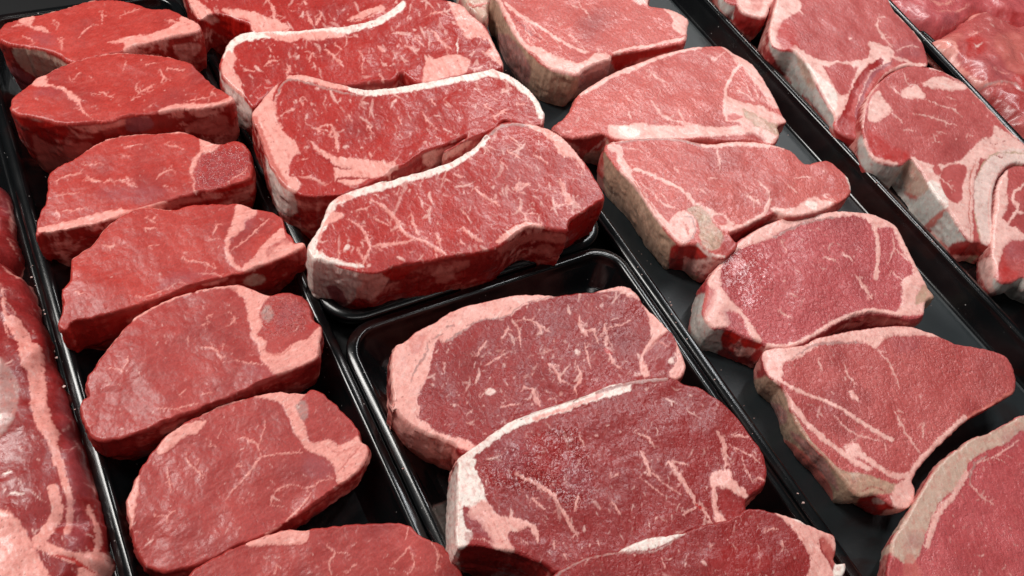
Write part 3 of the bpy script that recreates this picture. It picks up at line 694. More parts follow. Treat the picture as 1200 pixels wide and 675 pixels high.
meat('strip_steak', 'third strip steak from the back, kidney shaped, with an inward curving white fat edge', z0=.078, gy=0.02,
 outline='@b2 60,240 90,190 150,118 200,78 250,40 330,53 420,78 500,98 600,120 720,108 850,88 1000,58 1100,38 1195,18 @b2r 630,20 700,48 760,88 830,148 862,210 873,240 855,288 770,285 690,262 640,300 580,335 500,358 430,398 395,410 @b2 1080,335 960,378 880,408 830,445 780,475 720,500 690,530 620,560 540,590 470,610 430,612 360,618 300,610 240,590 200,560 150,480 120,400 88,310',
 feats=['SW 33: @b2 520,112 600,134 720,124 850,104 1000,74 1100,54 1190,32 @b2r 628,38 700,64 755,102 822,158 850,215 858,240', 'SF 24: @b2 230,62 330,72 420,95 500,112', 'VG 12: @b2 150,200 180,150 205,95 255,78 400,110 500,138 600,155',
  'F: @b2 60,240 90,190 150,120 190,82 158,160 172,220 205,310 262,370 282,410 252,450 232,520 290,530 380,560 300,565 260,600 200,560 150,480 120,400', 'SQ 26: @b2 70,255 100,320 135,410 165,480 215,565',
  'L: @b2 258,430 350,422 400,435 450,490 450,570 380,600 340,590 290,560 250,505', 'VF 16: @b2 280,530 350,535 405,568', 'VF 8: @b2 270,455 330,440', 'F: @b2 325,358 440,430 520,440 620,450 745,478 700,520 600,545 540,570 480,555 450,545 448,490 420,455 370,410', 'VR 13: @b2 325,390 370,425 420,452 455,485 530,492', 'VR 12: @b2 450,560 470,535 560,535 640,545',
  'VF 24: @b2 430,280 455,330 462,415', 'VF 13: @b2 368,335 385,290 430,283', 'VF 8: @b2 180,235 168,185 200,120', 'VF 9: @b2 195,250 230,225 262,215', 'VF 9: @b2 600,280 612,300 620,325', 'VF 12: @b2 745,245 760,285', 'VF 11: @b2 900,158 922,192', 'VF 8: @b2 850,215 880,260 930,305', 'VF 8: @b2 505,235 530,275', 'VF 8: @b2 960,165 1000,205', 'VF 8: @b2 1150,190 1190,215', 'VF 12: @b2 285,160 300,190', 'VF 14: @b2 620,440 610,415',
  'VF 14: @b2r 620,248 660,235 688,210', 'VF 8: @b2r 615,150 660,175', 'VF 10: @b2r 590,190 630,215', 'VF 8: @b2r 740,180 790,195',
  'wW: @b2 120,430 160,500 210,580 260,620 270,700 180,680', 'wR: @b2 700,520 880,420 1080,345 1195,290 1195,310 1000,400 860,470', 'wF: @b2 860,430 900,405 1000,385 1110,340 1040,410 940,460 880,480', 'wF: @b2 480,570 560,560 620,575 560,600 500,600'], **dict(B, fleck=240))
meat('strip_steak', 'nearest strip steak in the upper middle tray, with a whitish left end', z0=.080, gy=0.02,
 outline='@b3 42,315 100,220 138,122 200,73 300,33 420,0 @b2r 100,563 200,528 330,493 450,448 550,383 600,328 650,288 690,268 760,270 850,288 930,328 1010,398 1060,458 1100,518 1140,585 1155,635 @c 910,30 870,55 845,75 810,95 798,115 790,140 700,122 640,130 560,190 450,215 360,232 260,250 170,265 130,285 50,275 0,262 @b3 120,385 70,378 48,345',
 feats=['SW 32: @b3 58,312 112,222 155,130 225,86 330,48 430,15 @b2r 100,577 200,545 330,509 450,463 545,400 598,345', 'SG 12: @b2r 595,350 650,303 700,284 760,284 850,302 930,342', 'F: @b3 45,315 110,215 145,125 200,75 262,88 165,125 162,150 212,165 190,190 120,222 108,270 80,310 100,350 180,375 280,400 300,412 200,397 70,375',
  'W: @b3 42,315 100,220 145,122 185,100 150,160 115,215 85,300 100,345 200,382 290,400 300,414 200,400 70,380', 'VF 22: @b3 335,95 400,130 440,170 470,215 505,262 570,285', 'VF 24: @b3 555,280 620,308 690,355', 'VF 14: @b3 430,240 480,215', 'VF 9: @b3 350,180 432,218', 'VF 10: @b3 275,145 335,132', 'VF 14: @b3 528,162 540,220 572,275', 'VF 16: @b3 225,185 290,222 320,280 335,330', 'VF 17: @b3 335,320 320,360 298,400', 'VF 22: @b3 325,315 400,310 470,300 545,288',
  'VF 12: @b3 270,318 300,372', 'VF 13: @b3 640,250 660,290 672,335', 'VF 18: @b3 768,222 800,260 875,300', 'VF 13: @b3 760,138 802,192', 'VF 11: @b3 820,42 880,85 942,122', 'VF 10: @b3 1022,128 1060,165 1095,205', 'VF 7: @b3 1060,155 1135,165', 'VF 8: @b3 755,285 785,315', 'F: @b3 925,298 1000,228 1060,203 1115,205 1200,248 1270,262 1180,260 1100,250 1000,280', 'VF 16: @b3 1020,58 1085,15', 'VF 8: @b3 190,330 185,380', 'VF 6: @b3 90,345 130,372 180,378', 'K: @b3 212,322 232,302 242,318 222,332',
  'F: @b2r 780,275 860,292 930,330 1010,398 1050,470 1010,440 950,430 900,360 850,322', 'VF 30: @b2r 945,540 965,600 1000,650', 'VF 14: @b2r 1000,655 930,665 900,690', 'VF 20: @b2r 980,410 1040,460 1060,500', 'VR 8: @b2r 955,470 940,500 945,530', 'VF 13: @b2r 540,585 605,622', 'VF 18: @b2r 755,595 745,565 805,565', 'VF 13: @b2r 695,410 762,442', 'VF 13: @b2r 815,420 890,465', 'VF 12: @b2r 440,515 500,530', 'VF 8: @b2r 700,330 770,385', 'VF 9: @b2r 660,450 705,500', 'VF 8: @b2r 600,380 650,410', 'VF 10: @b2r 620,630 660,660',
  'wW: @b3 48,350 70,378 200,400 300,412 290,480 262,560 200,600 150,585 90,500', 'wF: @b3 300,412 400,450 420,480 350,560 300,560 270,520', 'wP: @b3 130,500 190,510 230,580 190,600 150,560', 'wK: @b3 250,470 290,470 295,500 255,500', 'wO: @b3 390,400 560,372 700,352 900,312 930,322 850,352 600,392 480,470 400,450', 'wQ: @b3 720,392 800,382 790,412 740,424', 'wQ: @b3 1110,322 1160,302 1200,330 1130,348', 'wQ: @b3 940,320 1100,250 1250,260 1240,300 1100,290 960,345',
  'wO: @c 800,100 845,75 910,35 915,60 860,130 820,180 795,170'], **dict(B, fleck=210))

# ------------------------------------------------------------------ lower middle tray
GC = 'strip steaks in the lower middle tray'
Cc = dict(cat='steak', group=GC, pale=.3, wet=.35, lean='wine', fleck=200, flen=6.5, fbig=.14, fang=62, fwid=1.25, fspread=28, wallmix=.35, bev=.0012, crinkle=.3)
meat('strip_steak', 'dark marbled strip steak at the back of the lower middle tray', z0=.062, gy=0.02,
 outline='@c1 75,370 95,320 140,298 200,248 270,213 330,173 420,133 540,106 640,83 760,78 850,86 960,70 1030,68 1110,46 1150,40 @c1r 555,50 600,93 610,118 680,188 730,243 760,273 790,340 812,400 812,440 780,475 740,480 640,500 540,520 430,560 330,610 @n2 470,240 400,215 340,190 270,165 215,120 165,60 @c1 90,640 78,540 72,450',
 feats=['F: @c1 75,370 95,320 140,300 200,250 270,215 330,175 420,135 540,110 640,85 760,80 850,88 730,120 660,160 622,185 500,200 440,230 340,300 290,290 270,350 250,440 220,520 198,580 215,675 @n2 270,110 340,170 460,205 470,240 400,220 300,200 200,150 160,60', 'Q: @c1 160,290 215,260 235,280 210,350 170,360', 'VG 16: @c1 435,235 370,275 330,302', 'VG 13: @c1 250,300 235,360 190,430 165,490', 'VG 18: @c1 330,230 372,232', 'VG 8: @c1 260,290 330,260',
  'SG 5: @c1 440,225 500,200 610,185 680,135 760,105 860,85', 'F: @c1 1030,70 1110,48 1150,40 1195,75 1160,75 1100,62', 'F: @c1r 400,70 490,45 560,52 602,95 600,105 540,85 480,68',
  'F: @c1r 612,120 680,190 730,245 690,290 650,340 620,370 640,440 640,467 605,460 598,380 630,320 650,280 642,200 625,150', 'R: @c1r 640,330 720,258 760,290 772,340 740,390 700,450 650,460 618,380', 'VQ 12: @c1r 690,300 740,330', 'K: @c1r 728,392 750,375 762,398 740,410', 'F: @c1r 765,280 790,340 812,400 812,440 780,475 735,460 770,380',
  'VF 13: @c1 640,195 670,250 680,325', 'VF 15: @c1 622,228 610,260 588,288', 'VF 12: @c1 695,195 760,220 778,262', 'VF 9: @c1 770,230 822,258', 'VF 14: @c1 955,175 960,230 1000,270', 'VF 14: @c1 965,255 1030,240', 'VF 11: @c1 1020,240 1045,310', 'VF 11: @c1 980,305 1010,425', 'VF 20: @c1 1070,220 1085,280 1085,330 1115,400 1150,430', 'VO 20: @c1 1070,330 1110,360', 'VF 8: @c1 1080,238 1140,225 1200,200', 'VF 20: @c1 808,405 850,450 868,495', 'VF 18: @c1 948,415 962,470 930,530', 'VF 12: @c1 690,510 740,530', 'VF 22: @c1 735,520 750,560 775,605', 'VF 11: @c1 512,415 560,385 605,355', 'VF 10: @c1 520,300 490,345 478,370', 'VF 12: @c1 320,392 325,445', 'VF 10: @c1 585,612 675,592', 'K: @c1 515,535 545,518 565,538 530,550', 'K: @c1 935,345 948,335 958,350 944,360', 'VF 6: @c1 490,560 520,525',
  'wQ: @n2 165,70 215,130 275,175 340,200 400,225 380,330 350,430 300,400 230,280 180,180', 'wF: @n2 165,60 230,140 300,190 380,215 370,260 280,250 200,170'], **dict(Cc, fleck=210, fang=-58))
meat('strip_steak', 'big strip steak with bright white fat at its left end and a glistening crinkled patch', z0=.078, gy=0.0,
 outline='@n2 413,262 500,198 600,128 700,93 800,58 900,28 @c1r 20,663 100,633 200,603 330,563 430,513 540,483 640,467 700,462 780,480 800,500 860,508 920,540 1000,598 1060,660 @c3 730,30 770,88 792,140 795,200 780,255 720,300 697,330 697,372 660,402 600,428 540,440 450,462 400,485 270,575 150,590 0,615 @c2 700,635 620,655 560,660 530,630 480,606 370,565 280,548 200,535 130,545 100,540 93,450 97,350 103,250 107,165',
 feats=['SW 29: @n2 422,270 507,208 607,142 704,106 800,74 900,44 1000,12 @c1r 110,652 200,622 330,582 430,534 500,505', 'SF 14: @c1r 100,665 200,632 330,592 420,550', 'SG 16: @c1r 400,540 440,525 540,498 640,485 720,480',
  'W: @c2 107,150 115,120 190,130 185,180 222,260 232,320 290,388 250,400 180,370 130,350 140,440 180,480 140,540 100,540 93,450 98,300', 'W: @c2 185,180 225,260 240,320 290,390 330,440 300,520 250,450 200,380 170,330', 'F: @c2 240,320 290,390 380,402 470,437 482,460 488,522 460,482 440,452 380,470 340,482 372,562 280,548 232,450 150,395 190,340', 'P: @c2 143,372 200,398 240,448 272,520 200,500 150,435', 'R: @c2 140,480 200,475 280,520 240,530 150,520', 'VF 7: @c2 150,500 220,505 280,530', 'VR 14: @c2 340,480 360,520 420,560', 'VF 6: @c2 400,500 440,530',
  'C 1: @c2 300,90 500,0 650,-20 740,180 740,280 650,370 560,320 480,280 300,260 220,200', 'R: @c2 430,40 560,20 640,90 640,150 540,190 480,160', 'P: @c2 300,60 420,20 460,120 400,180 280,180', 'P: @c2 600,130 700,150 740,250 680,300 600,260', 'VR 8: @c2 500,150 560,190 620,140', 'VR 6: @c2 420,120 480,170 540,160',
  'VF 26: @c2 375,195 470,240 545,290 585,350', 'VF 22: @c2 570,330 620,410 668,490', 'VF 14: @c2 450,305 515,365', 'VF 15: @c2 668,300 655,372', 'VF 10: @c2 825,325 872,392', 'VF 14: @c2 958,90 990,150 1000,190', 'VF 9: @c2 1005,185 1080,250 1155,300', 'VF 10: @c2 930,0 1000,30 1032,82', 'VF 7: @c2 960,212 1070,300', 'VF 20: @c2 1098,135 1140,200 1190,270', 'VF 8: @c2 1110,135 1190,155', 'VR 8: @c2 1005,392 1100,385 1160,372', 'VR 7: @c2 1040,350 1180,355', 'VF 12: @c2 552,505 560,548', 'VF 8: @c2 762,500 775,540', 'R: @c2 770,120 860,110 850,155 780,160', 'VF 12: @c2 820,215 865,195', 'VF 8: @c2 670,20 705,75', 'VF 9: @c2 600,570 620,600',
  'VF 26: @c3 338,135 362,185 405,240 442,300 462,345', 'VF 9: @c3 348,138 420,155', 'VF 24: @c3 560,0 592,50 602,120 600,180', 'F: @c3 535,195 620,180 640,230 705,290 690,310 610,275 560,260 570,370 610,420 560,430 545,380 535,290', 'R: @c3 570,290 620,275 640,320 680,345 640,395 600,400 575,340', 'VF 9: @c3 620,60 720,110 765,150', 'VF 9: @c3 680,115 700,180 730,245', 'VF 12: @c3 470,320 505,380 540,432', 'VF 16: @c3 400,390 465,355', 'VF 12: @c3 630,15 710,20', 'VF 9: @c3 745,215 790,230', 'VO 12: @c3 460,340 490,360', 'VF 16: @c3 240,170 245,210', 'VF 14: @c3 205,95 235,150',
  'wW: @c2 107,150 103,350 95,450 100,540 135,620 60,600 35,480 48,330 70,230', 'wR: @c2 130,545 300,560 480,620 520,680 300,700 130,650'], **dict(Cc, fleck=100, crinkle=.3, taper=.002))
meat('strip_steak', 'strip steak cut off by the bottom edge, in the lower middle tray', z0=.080, gy=0.0,
 outline='@c2 545,690 600,640 700,590 780,572 860,556 920,528 1000,498 1130,478 @c3 400,478 440,455 540,430 620,408 690,368 740,360 830,376 920,403 1000,438 1080,473 1112,490 1120,540 1117,618 1168,616 1150,680 1112,700 @n 985,715 930,765 800,785 690,770 640,715',
 feats=['W: @c2 850,560 920,528 1000,498 1130,478 1170,478 1040,540 945,556 880,562', 'SG 9: @c2 560,690 605,645 705,598 780,580 870,566 @c3 260,560 330,525 390,488', 'F: @c3 830,376 920,403 1000,438 1110,490 1120,560 1060,490 1040,510 1050,560 1100,640 1105,700 985,700 1000,600 960,520 900,440', 'W: @c3 910,400 960,405 1000,438 940,425', 'Q: @c3 1040,490 1085,500 1115,560 1112,625 1062,560',
  'VF 12: @c3 865,510 872,530 858,565', 'VF 9: @c3 755,530 762,600 750,645', 'VF 9: @c3 780,465 845,450', 'VF 10: @c3 635,530 655,550', 'VF 8: @c3 525,540 550,530', 'VF 6: @c3 300,590 320,640', 'W: @c3 1117,616 1170,616 1150,680 1108,700', 'R: @c3 500,560 750,540 800,640 600,660', 'wF: @c3 1100,600 1117,618 1117,690'], **dict(Cc, fleck=80))

# ------------------------------------------------------------------ right-hand wide tray: steaks on the bone
GD = 'steaks on the bone in the wide grey-black tray'
D = dict(cat='steak', group=GD, pale=.5, lean='rose', fleck=60, flen=6, fang=35, fwid=.95, fspread=35, wallmix=.30, bev=.0011, crinkle=.35, wet=.35, wallfat='T')
meat('bone_in_steak', 'steak at the top edge with a thick grey-brown bone side facing left', z0=.054, gy=0.02,
 outline='@d0 70,-25 98,5 118,60 165,150 215,215 265,265 325,315 400,340 470,352 500,325 560,300 620,278 640,255 750,238 900,212 975,190 982,130 988,95 940,58 870,36 800,22 805,-40 700,-90 400,-110 180,-90',
 feats=['SF 20: @d0 92,0 130,60 175,150 230,215 300,262 400,312 480,318', 'SF 13: @d0 130,15 200,75 260,112 330,150 430,215 500,245', 'F: @d0 240,215 300,225 370,262 430,290 490,292 560,250 625,262 640,275 560,300 500,330 470,352 400,342 325,312', 'VF 9: @d0 215,128 240,165 272,192', 'VF 7: @d0 360,180 392,232', 'VF 6: @d0 240,140 235,180 262,210', 'F: @d0 870,38 940,60 988,95 980,160 950,165 920,140 910,90', 'SF 13: @d0 640,248 720,225 800,214 900,195 975,180',
  'VF 7: @d0 470,0 522,82', 'VF 10: @d0 430,160 475,202', 'VF 6: @d0 360,90 385,120', 'VR 9: @d0 150,60 190,110 240,150 320,200', 'VF 6: @d0 170,60 260,140 340,210', 'VF 8: @d0 560,225 575,255', 'VF 8: @d0 480,210 520,250', 'F: @d0 730,-10 800,-10 798,22 740,8',
  'wB: @d0 40,30 75,-20 120,60 220,217 330,316 420,345 490,355 490,440 400,500 280,480 200,400 100,250 50,120', 'wG: @d0 90,160 160,180 240,300 240,380 200,390 110,260', 'wG: @d0 480,350 560,300 650,275 660,320 540,400 480,430', 'wF: @d0 480,360 560,305 640,280 600,310 520,345', 'wO: @d0 640,252 900,214 905,240 720,290 650,330'], **D)
meat('bone_in_steak', 'second steak from the back of the wide tray, small grey bone at its right corner', z0=.052, gy=0.02,
 outline='@d1 28,437 90,385 130,320 155,280 230,228 330,173 450,128 540,93 650,68 720,60 820,56 880,88 950,128 1010,198 1060,278 1090,338 1112,385 1128,410 1086,428 1092,475 1060,518 1000,505 900,500 700,495 450,498 330,495 272,468 180,484 90,482 55,462',
 feats=['SF 24: @d1 160,275 250,232 330,184 450,142', 'SF 15: @d1 450,142 560,98 650,75 720,68', 'VF 10: @d1 480,172 520,205 572,232', 'F: @d1 290,425 360,428 430,418 520,425 620,430 740,430 860,430 940,435 960,470 850,475 700,485 560,490 430,495 350,492 300,472', 'W: @d1 335,445 380,435 430,450 430,478 370,480', 'VF 20: @d1 510,335 545,380 600,405', 'VF 12: @d1 600,400 650,420 725,428', 'VF 11: @d1 618,355 645,412', 'VF 5: @d1 370,290 432,332', 'VF 11: @d1 385,362 402,402', 'VF 8: @d1 490,310 515,345',
  'SF 15: @d1 908,140 870,200 842,260 840,340', 'F: @d1 836,290 900,310 990,332 1060,360 1112,390 1128,408 1086,428 1092,478 1055,512 990,482 940,450 900,420 845,400 832,360', 'B: @d1 918,350 960,368 1040,410 1088,425 1092,472 1040,458 980,428 935,392', 'F: @d1 820,58 880,90 950,130 1010,200 1060,280 1095,345 1050,330 1000,260 930,175 890,130', 'L: @d1 850,382 900,376 922,395 860,402', 'R: @d1 930,462 1000,470 1030,500 965,492', 'VF 7: @d1 930,215 960,290', 'VF 6: @d1 970,220 1000,320', 'VF 8: @d1 900,260 980,310', 'VF 5: @d1 1010,290 1050,340', 'VF 8: @d1 760,100 790,120 840,85', 'VF 6: @d1 80,465 130,445',
  'wR: @d1 80,482 180,486 272,470 240,540 180,545', 'wT: @d1 180,565 260,540 290,500 300,600 200,600', 'wK: @d1 240,520 290,480 270,500 200,565'], **dict(D, fleck=90))
meat('bone_in_steak', 'third steak from the back of the wide tray, with a round cut bone end', z0=.050, gy=0.02,
 outline='@d2 32,92 58,68 110,58 200,47 300,42 400,50 480,70 550,72 620,63 720,63 800,75 870,93 920,113 972,165 1030,158 1080,150 1120,178 1172,230 1192,285 1180,312 1120,355 1080,375 1000,405 900,418 840,395 800,410 740,435 650,485 620,500 645,525 657,555 600,608 555,610 510,585 470,548 392,550 350,512 300,452 250,382 200,302 150,242 100,192 65,150',
 feats=['SG 8: @d2 108,66 200,56 300,50 400,60 500,85 550,90', 'SF 9: @d2 60,68 200,48 300,44 400,52 500,72', 'SF 22: @d2 500,78 560,84 640,74 720,76 800,88', 'SF 9: @d2 800,84 870,98', 'VF 12: @d2 556,88 572,150 575,195', 'SF 32: @d2 62,90 100,100 110,150 150,200', 'SF 14: @d2 150,190 230,210 320,250 400,295 450,342', 'F: @d2 425,330 480,355 540,380 600,410 640,440 625,475 590,480 560,450 540,430 480,380', 'SF 28: @d2 120,190 190,290 250,370 300,430 370,500', 'VF 9: @d2 200,260 260,300 300,350 380,380', 'VQ 12: @d2 170,250 230,330 280,400', 'VF 7: @d2 300,300 340,370',
  'F: @d2 330,470 370,400 430,390 465,460 440,525 392,545', 'B: @d2 420,380 470,368 515,395 545,450 590,500 580,555 540,580 500,565 478,525 480,480 462,430', 'VG 9: @d2 392,408 440,425 458,480 430,530 395,535', 'VQ 14: @d2 400,440 425,465 420,500', 'SK 9: @d2 470,545 510,585 555,600 598,602', 'R: @d2 590,505 640,522 657,555 600,600 575,570', 'VF 10: @d2 540,420 590,450 620,460', 'L: @d2 540,415 580,405 610,430 600,455 560,450',
  'SF 18: @d2 620,480 700,448 780,400 808,340', 'VF 9: @d2 742,238 800,300 805,340', 'VF 16: @d2 688,310 735,335 770,362', 'F: @d2 820,372 900,380 960,350 1010,320 1060,330 1110,350 1080,373 1000,402 900,415 830,395', 'W: @d2 980,345 1030,342 1020,385 985,372', 'SW 9: @d2 1165,225 1190,285', 'VF 12: @d2 480,290 510,310', 'VF 8: @d2 360,180 385,205', 'VF 8: @d2 120,90 170,95 215,118', 'VF 6: @d2 520,235 580,230', 'VF 10: @d2 890,265 940,300', 'VF 9: @d2 920,235 1010,225', 'VF 10: @d2 1060,310 1120,345',
  'wB: @d2 36,100 70,155 100,195 200,305 300,455 385,550 340,680 280,650 150,460 45,330 28,180', 'wF: @d2 400,560 500,590 600,612 560,650 540,680 400,680', 'wO: @d2 350,565 400,548 470,548 520,600 480,620 400,600', 'wR: @d2 345,560 400,555 400,660 340,672', 'wR: @d2 625,495 750,435 800,412 840,400 760,470 660,545'], **dict(D, fleck=95))
meat('bone_in_steak', 'rounded steak in the wide tray with a wet crinkled face', z0=.042, gy=0.02,
 outline='@d3 75,485 80,440 90,385 100,328 160,248 200,198 260,138 350,83 450,43 520,23 620,20 700,8 760,10 850,18 920,43 980,78 1012,130 1052,220 1092,300 1132,370 1162,412 1122,432 1114,490 1060,515 980,505 900,488 840,492 770,505 700,540 620,590 540,630 480,650 400,650 350,625 300,605 260,590 200,562 120,555 85,515',
 feats=['F: @d3 98,330 160,248 220,180 300,112 400,60 520,22 620,18 700,8 850,18 700,42 560,60 430,110 400,135 300,170 200,215 155,300 165,355 120,380', 'SG 9: @d3 410,132 500,85 600,55 690,42', 'F: @d3 760,12 850,20 920,45 980,80 1012,130 1052,220 1092,300 1132,370 1160,412 1122,430 1112,490 985,492 1012,430 1002,340 1060,295 1000,180 960,90 880,90 850,60', 'SF 18: @d3 880,90 895,180 888,320', 'VF 9: @d3 960,110 972,180 940,262', 'VF 18: @d3 792,303 830,360 868,420', 'VF 8: @d3 970,180 1045,252', 'VF 7: @d3 960,290 1010,340', 'SF 17: @d3 1000,492 880,476 770,498 690,528 600,585 480,638 380,640', 'VF 12: @d3 728,203 785,245', 'VF 9: @d3 428,475 492,515', 'VF 8: @d3 488,395 518,415', 'VF 9: @d3 640,225 715,250', 'VF 8: @d3 440,140 470,200', 'VF 6: @d3 605,85 630,100',
  'B: @d3 1100,365 1132,365 1162,412 1122,432 1070,442', 'F: @d3 95,340 150,358 200,420 272,490 322,560 352,622 300,600 252,500 185,482 205,540 120,555 80,505 130,380', 'Q: @d3 90,385 142,370 130,430 85,510 74,450', 'P: @d3 165,480 200,470 260,570 200,555', 'VF 8: @d3 240,470 300,560', 'C 1: @d3 160,210 340,180 400,400 300,480 200,380', 'C .75: @d3 560,60 860,70 860,240 700,200 600,200', 'C .7: @d3 560,340 860,400 780,500 500,600 380,500', 'R: @d3 170,280 240,215 340,230 260,330 200,380', 'O: @d3 200,260 280,230 270,270 210,310',
  'wS: @d3 18,600 25,440 78,395 78,490 120,560 170,570 160,640 180,690 60,680', 'wO: @d3 160,605 190,568 250,580 240,620 175,648', 'wO: @d3 262,610 350,628 330,655 262,648', 'wR: @d3 150,660 340,660 320,720 180,720', 'wF: @d3 230,650 320,655 290,690 230,685'], **dict(D, crinkle=.55, lean='mauve', fleck=70, fang=25, wallfat='S', taper=.0))
meat('bone_in_steak', 'T-bone steak with a long brown bone running down its left side', z0=.043, gy=0.0,
 outline='@d4 122,262 102,215 96,150 170,128 280,118 340,88 420,68 520,48 640,33 740,26 820,36 930,78 1000,108 1080,123 1150,138 1200,155 1245,180 @n 1190,438 @n3 1165,30 1080,80 1000,128 900,218 830,298 808,345 @d5 690,365 692,405 668,455 600,462 555,430 500,400 440,410 395,385 350,325 280,240 200,160 120,35 @d4 200,335 150,285',
 feats=['F: @d4 98,150 170,130 280,120 340,90 520,50 740,28 820,38 930,80 830,70 700,75 645,110 625,132 560,100 400,105 340,130 260,180 190,210 190,262 128,262', 'VG 14: @d4 230,185 320,125 400,108 560,103', 'VF 8: @d4 630,130 700,230 745,322', 'SF 14: @d4 150,268 250,330 350,365 450,410 540,470', 'SF 16: @d4 540,470 620,520 700,560', 'VF 10: @d4 355,180 378,238', 'VF 10: @d4 478,205 500,262 535,302', 'F: @d4 500,330 525,340 545,382 515,370', 'VF 13: @d4 715,430 750,500 800,582 832,622', 'VF 15: @d4 850,480 846,560', 'SF 24: @d4 150,290 240,410 330,510 430,590 500,640 @d5 400,240 470,280', 'F: @d4 480,590 540,575 560,620 520,650',
  'VF 8: @d5 300,20 400,110 540,150', 'VF 8: @d5 540,115 552,212', 'SF 22: @d5 430,210 520,275 600,315 680,300', 'VF 10: @d5 395,140 432,205', 'SF 22: @n3 990,120 900,205 820,290 792,345', 'VQ 9: @n3 1010,120 910,215 830,300', 'SQ 16: @n3 1170,25 1090,72 1010,115', 'B: @d5 120,20 200,140 280,225 350,285 440,300 560,340 600,355 590,385 500,400 440,410 390,385 280,240 200,160 110,40', 'F: @d5 575,400 620,335 680,350 692,400 668,455 600,460', 'VR 6: @d5 440,385 480,365 530,375 560,400', 'O: @d5 545,290 575,290 570,305', 'C .7: @d4 640,80 1000,120 1100,300 900,250', 'VF 7: @d4 725,425 755,430', 'P: @d4 700,90 830,80 820,150 730,150',
  'wB: @d4 8,330 60,280 128,262 160,300 250,420 340,520 440,605 540,690 480,760 220,700 100,560 40,430', 'wB: @d5 -10,20 120,30 280,240 440,405 400,480 350,505 280,440 100,250 0,120', 'wQ: @d5 40,120 130,170 230,260 300,380 290,440 180,330 60,190', 'wG: @d5 100,100 220,180 300,290 330,380 280,330 180,210', 'wG: @d4 100,400 160,390 210,440 190,490 130,480', 'wO: @d5 440,405 500,400 560,435 600,462 540,500 480,545 405,490', 'wK: @d5 495,415 545,415 545,442 500,438', 'wF: @d5 600,465 668,458 690,400 680,440 560,520 490,545 540,480', 'wT: @d5 692,370 900,155 1000,60 960,110 800,280 700,400', 'wO: @d4 1000,480 1150,372 1240,360 1200,440 1100,540'], **dict(D, lean='pink', crinkle=.5, fleck=80, fang=60, lump=.0009, taper=.010, bulge=.0))
meat('bone_in_steak', 'steak in the lower right corner with a wide band of dull tan fat', z0=.048, gy=0.0,
 outline='@d5 575,670 588,600 610,565 650,500 680,448 720,378 760,308 800,258 860,208 900,178 950,138 1050,103 1130,58 1200,25 @n 1250,480 1320,540 1330,640 1260,740 1150,780 1060,750 1040,700',
 feats=['T: @d5 575,670 588,600 650,500 720,380 800,258 900,178 950,138 1050,103 1200,25 1300,10 1300,100 1200,95 1110,160 1025,190 945,245 920,325 870,375 820,415 772,500 735,590 705,690 650,720', 'P: @d5 1095,115 1150,90 1200,80 1200,125 1140,190', 'P: @d5 650,590 720,580 740,650 650,650', 'Q: @n3 782,600 815,605 840,680 790,690', 'VF 8: @d5 940,340 1000,400 1060,440', 'VF 7: @d5 1060,220 1110,250', 'VG 16: @d5 1030,210 960,270 945,350', 'SF 26: @d5 930,300 870,400 790,500 745,640', 'VF 8: @d5 960,260 1080,210 1180,140'], **dict(D, lean='mauve', fleck=130, fang=75, wallfat='T', taper=.022, bulge=0.))

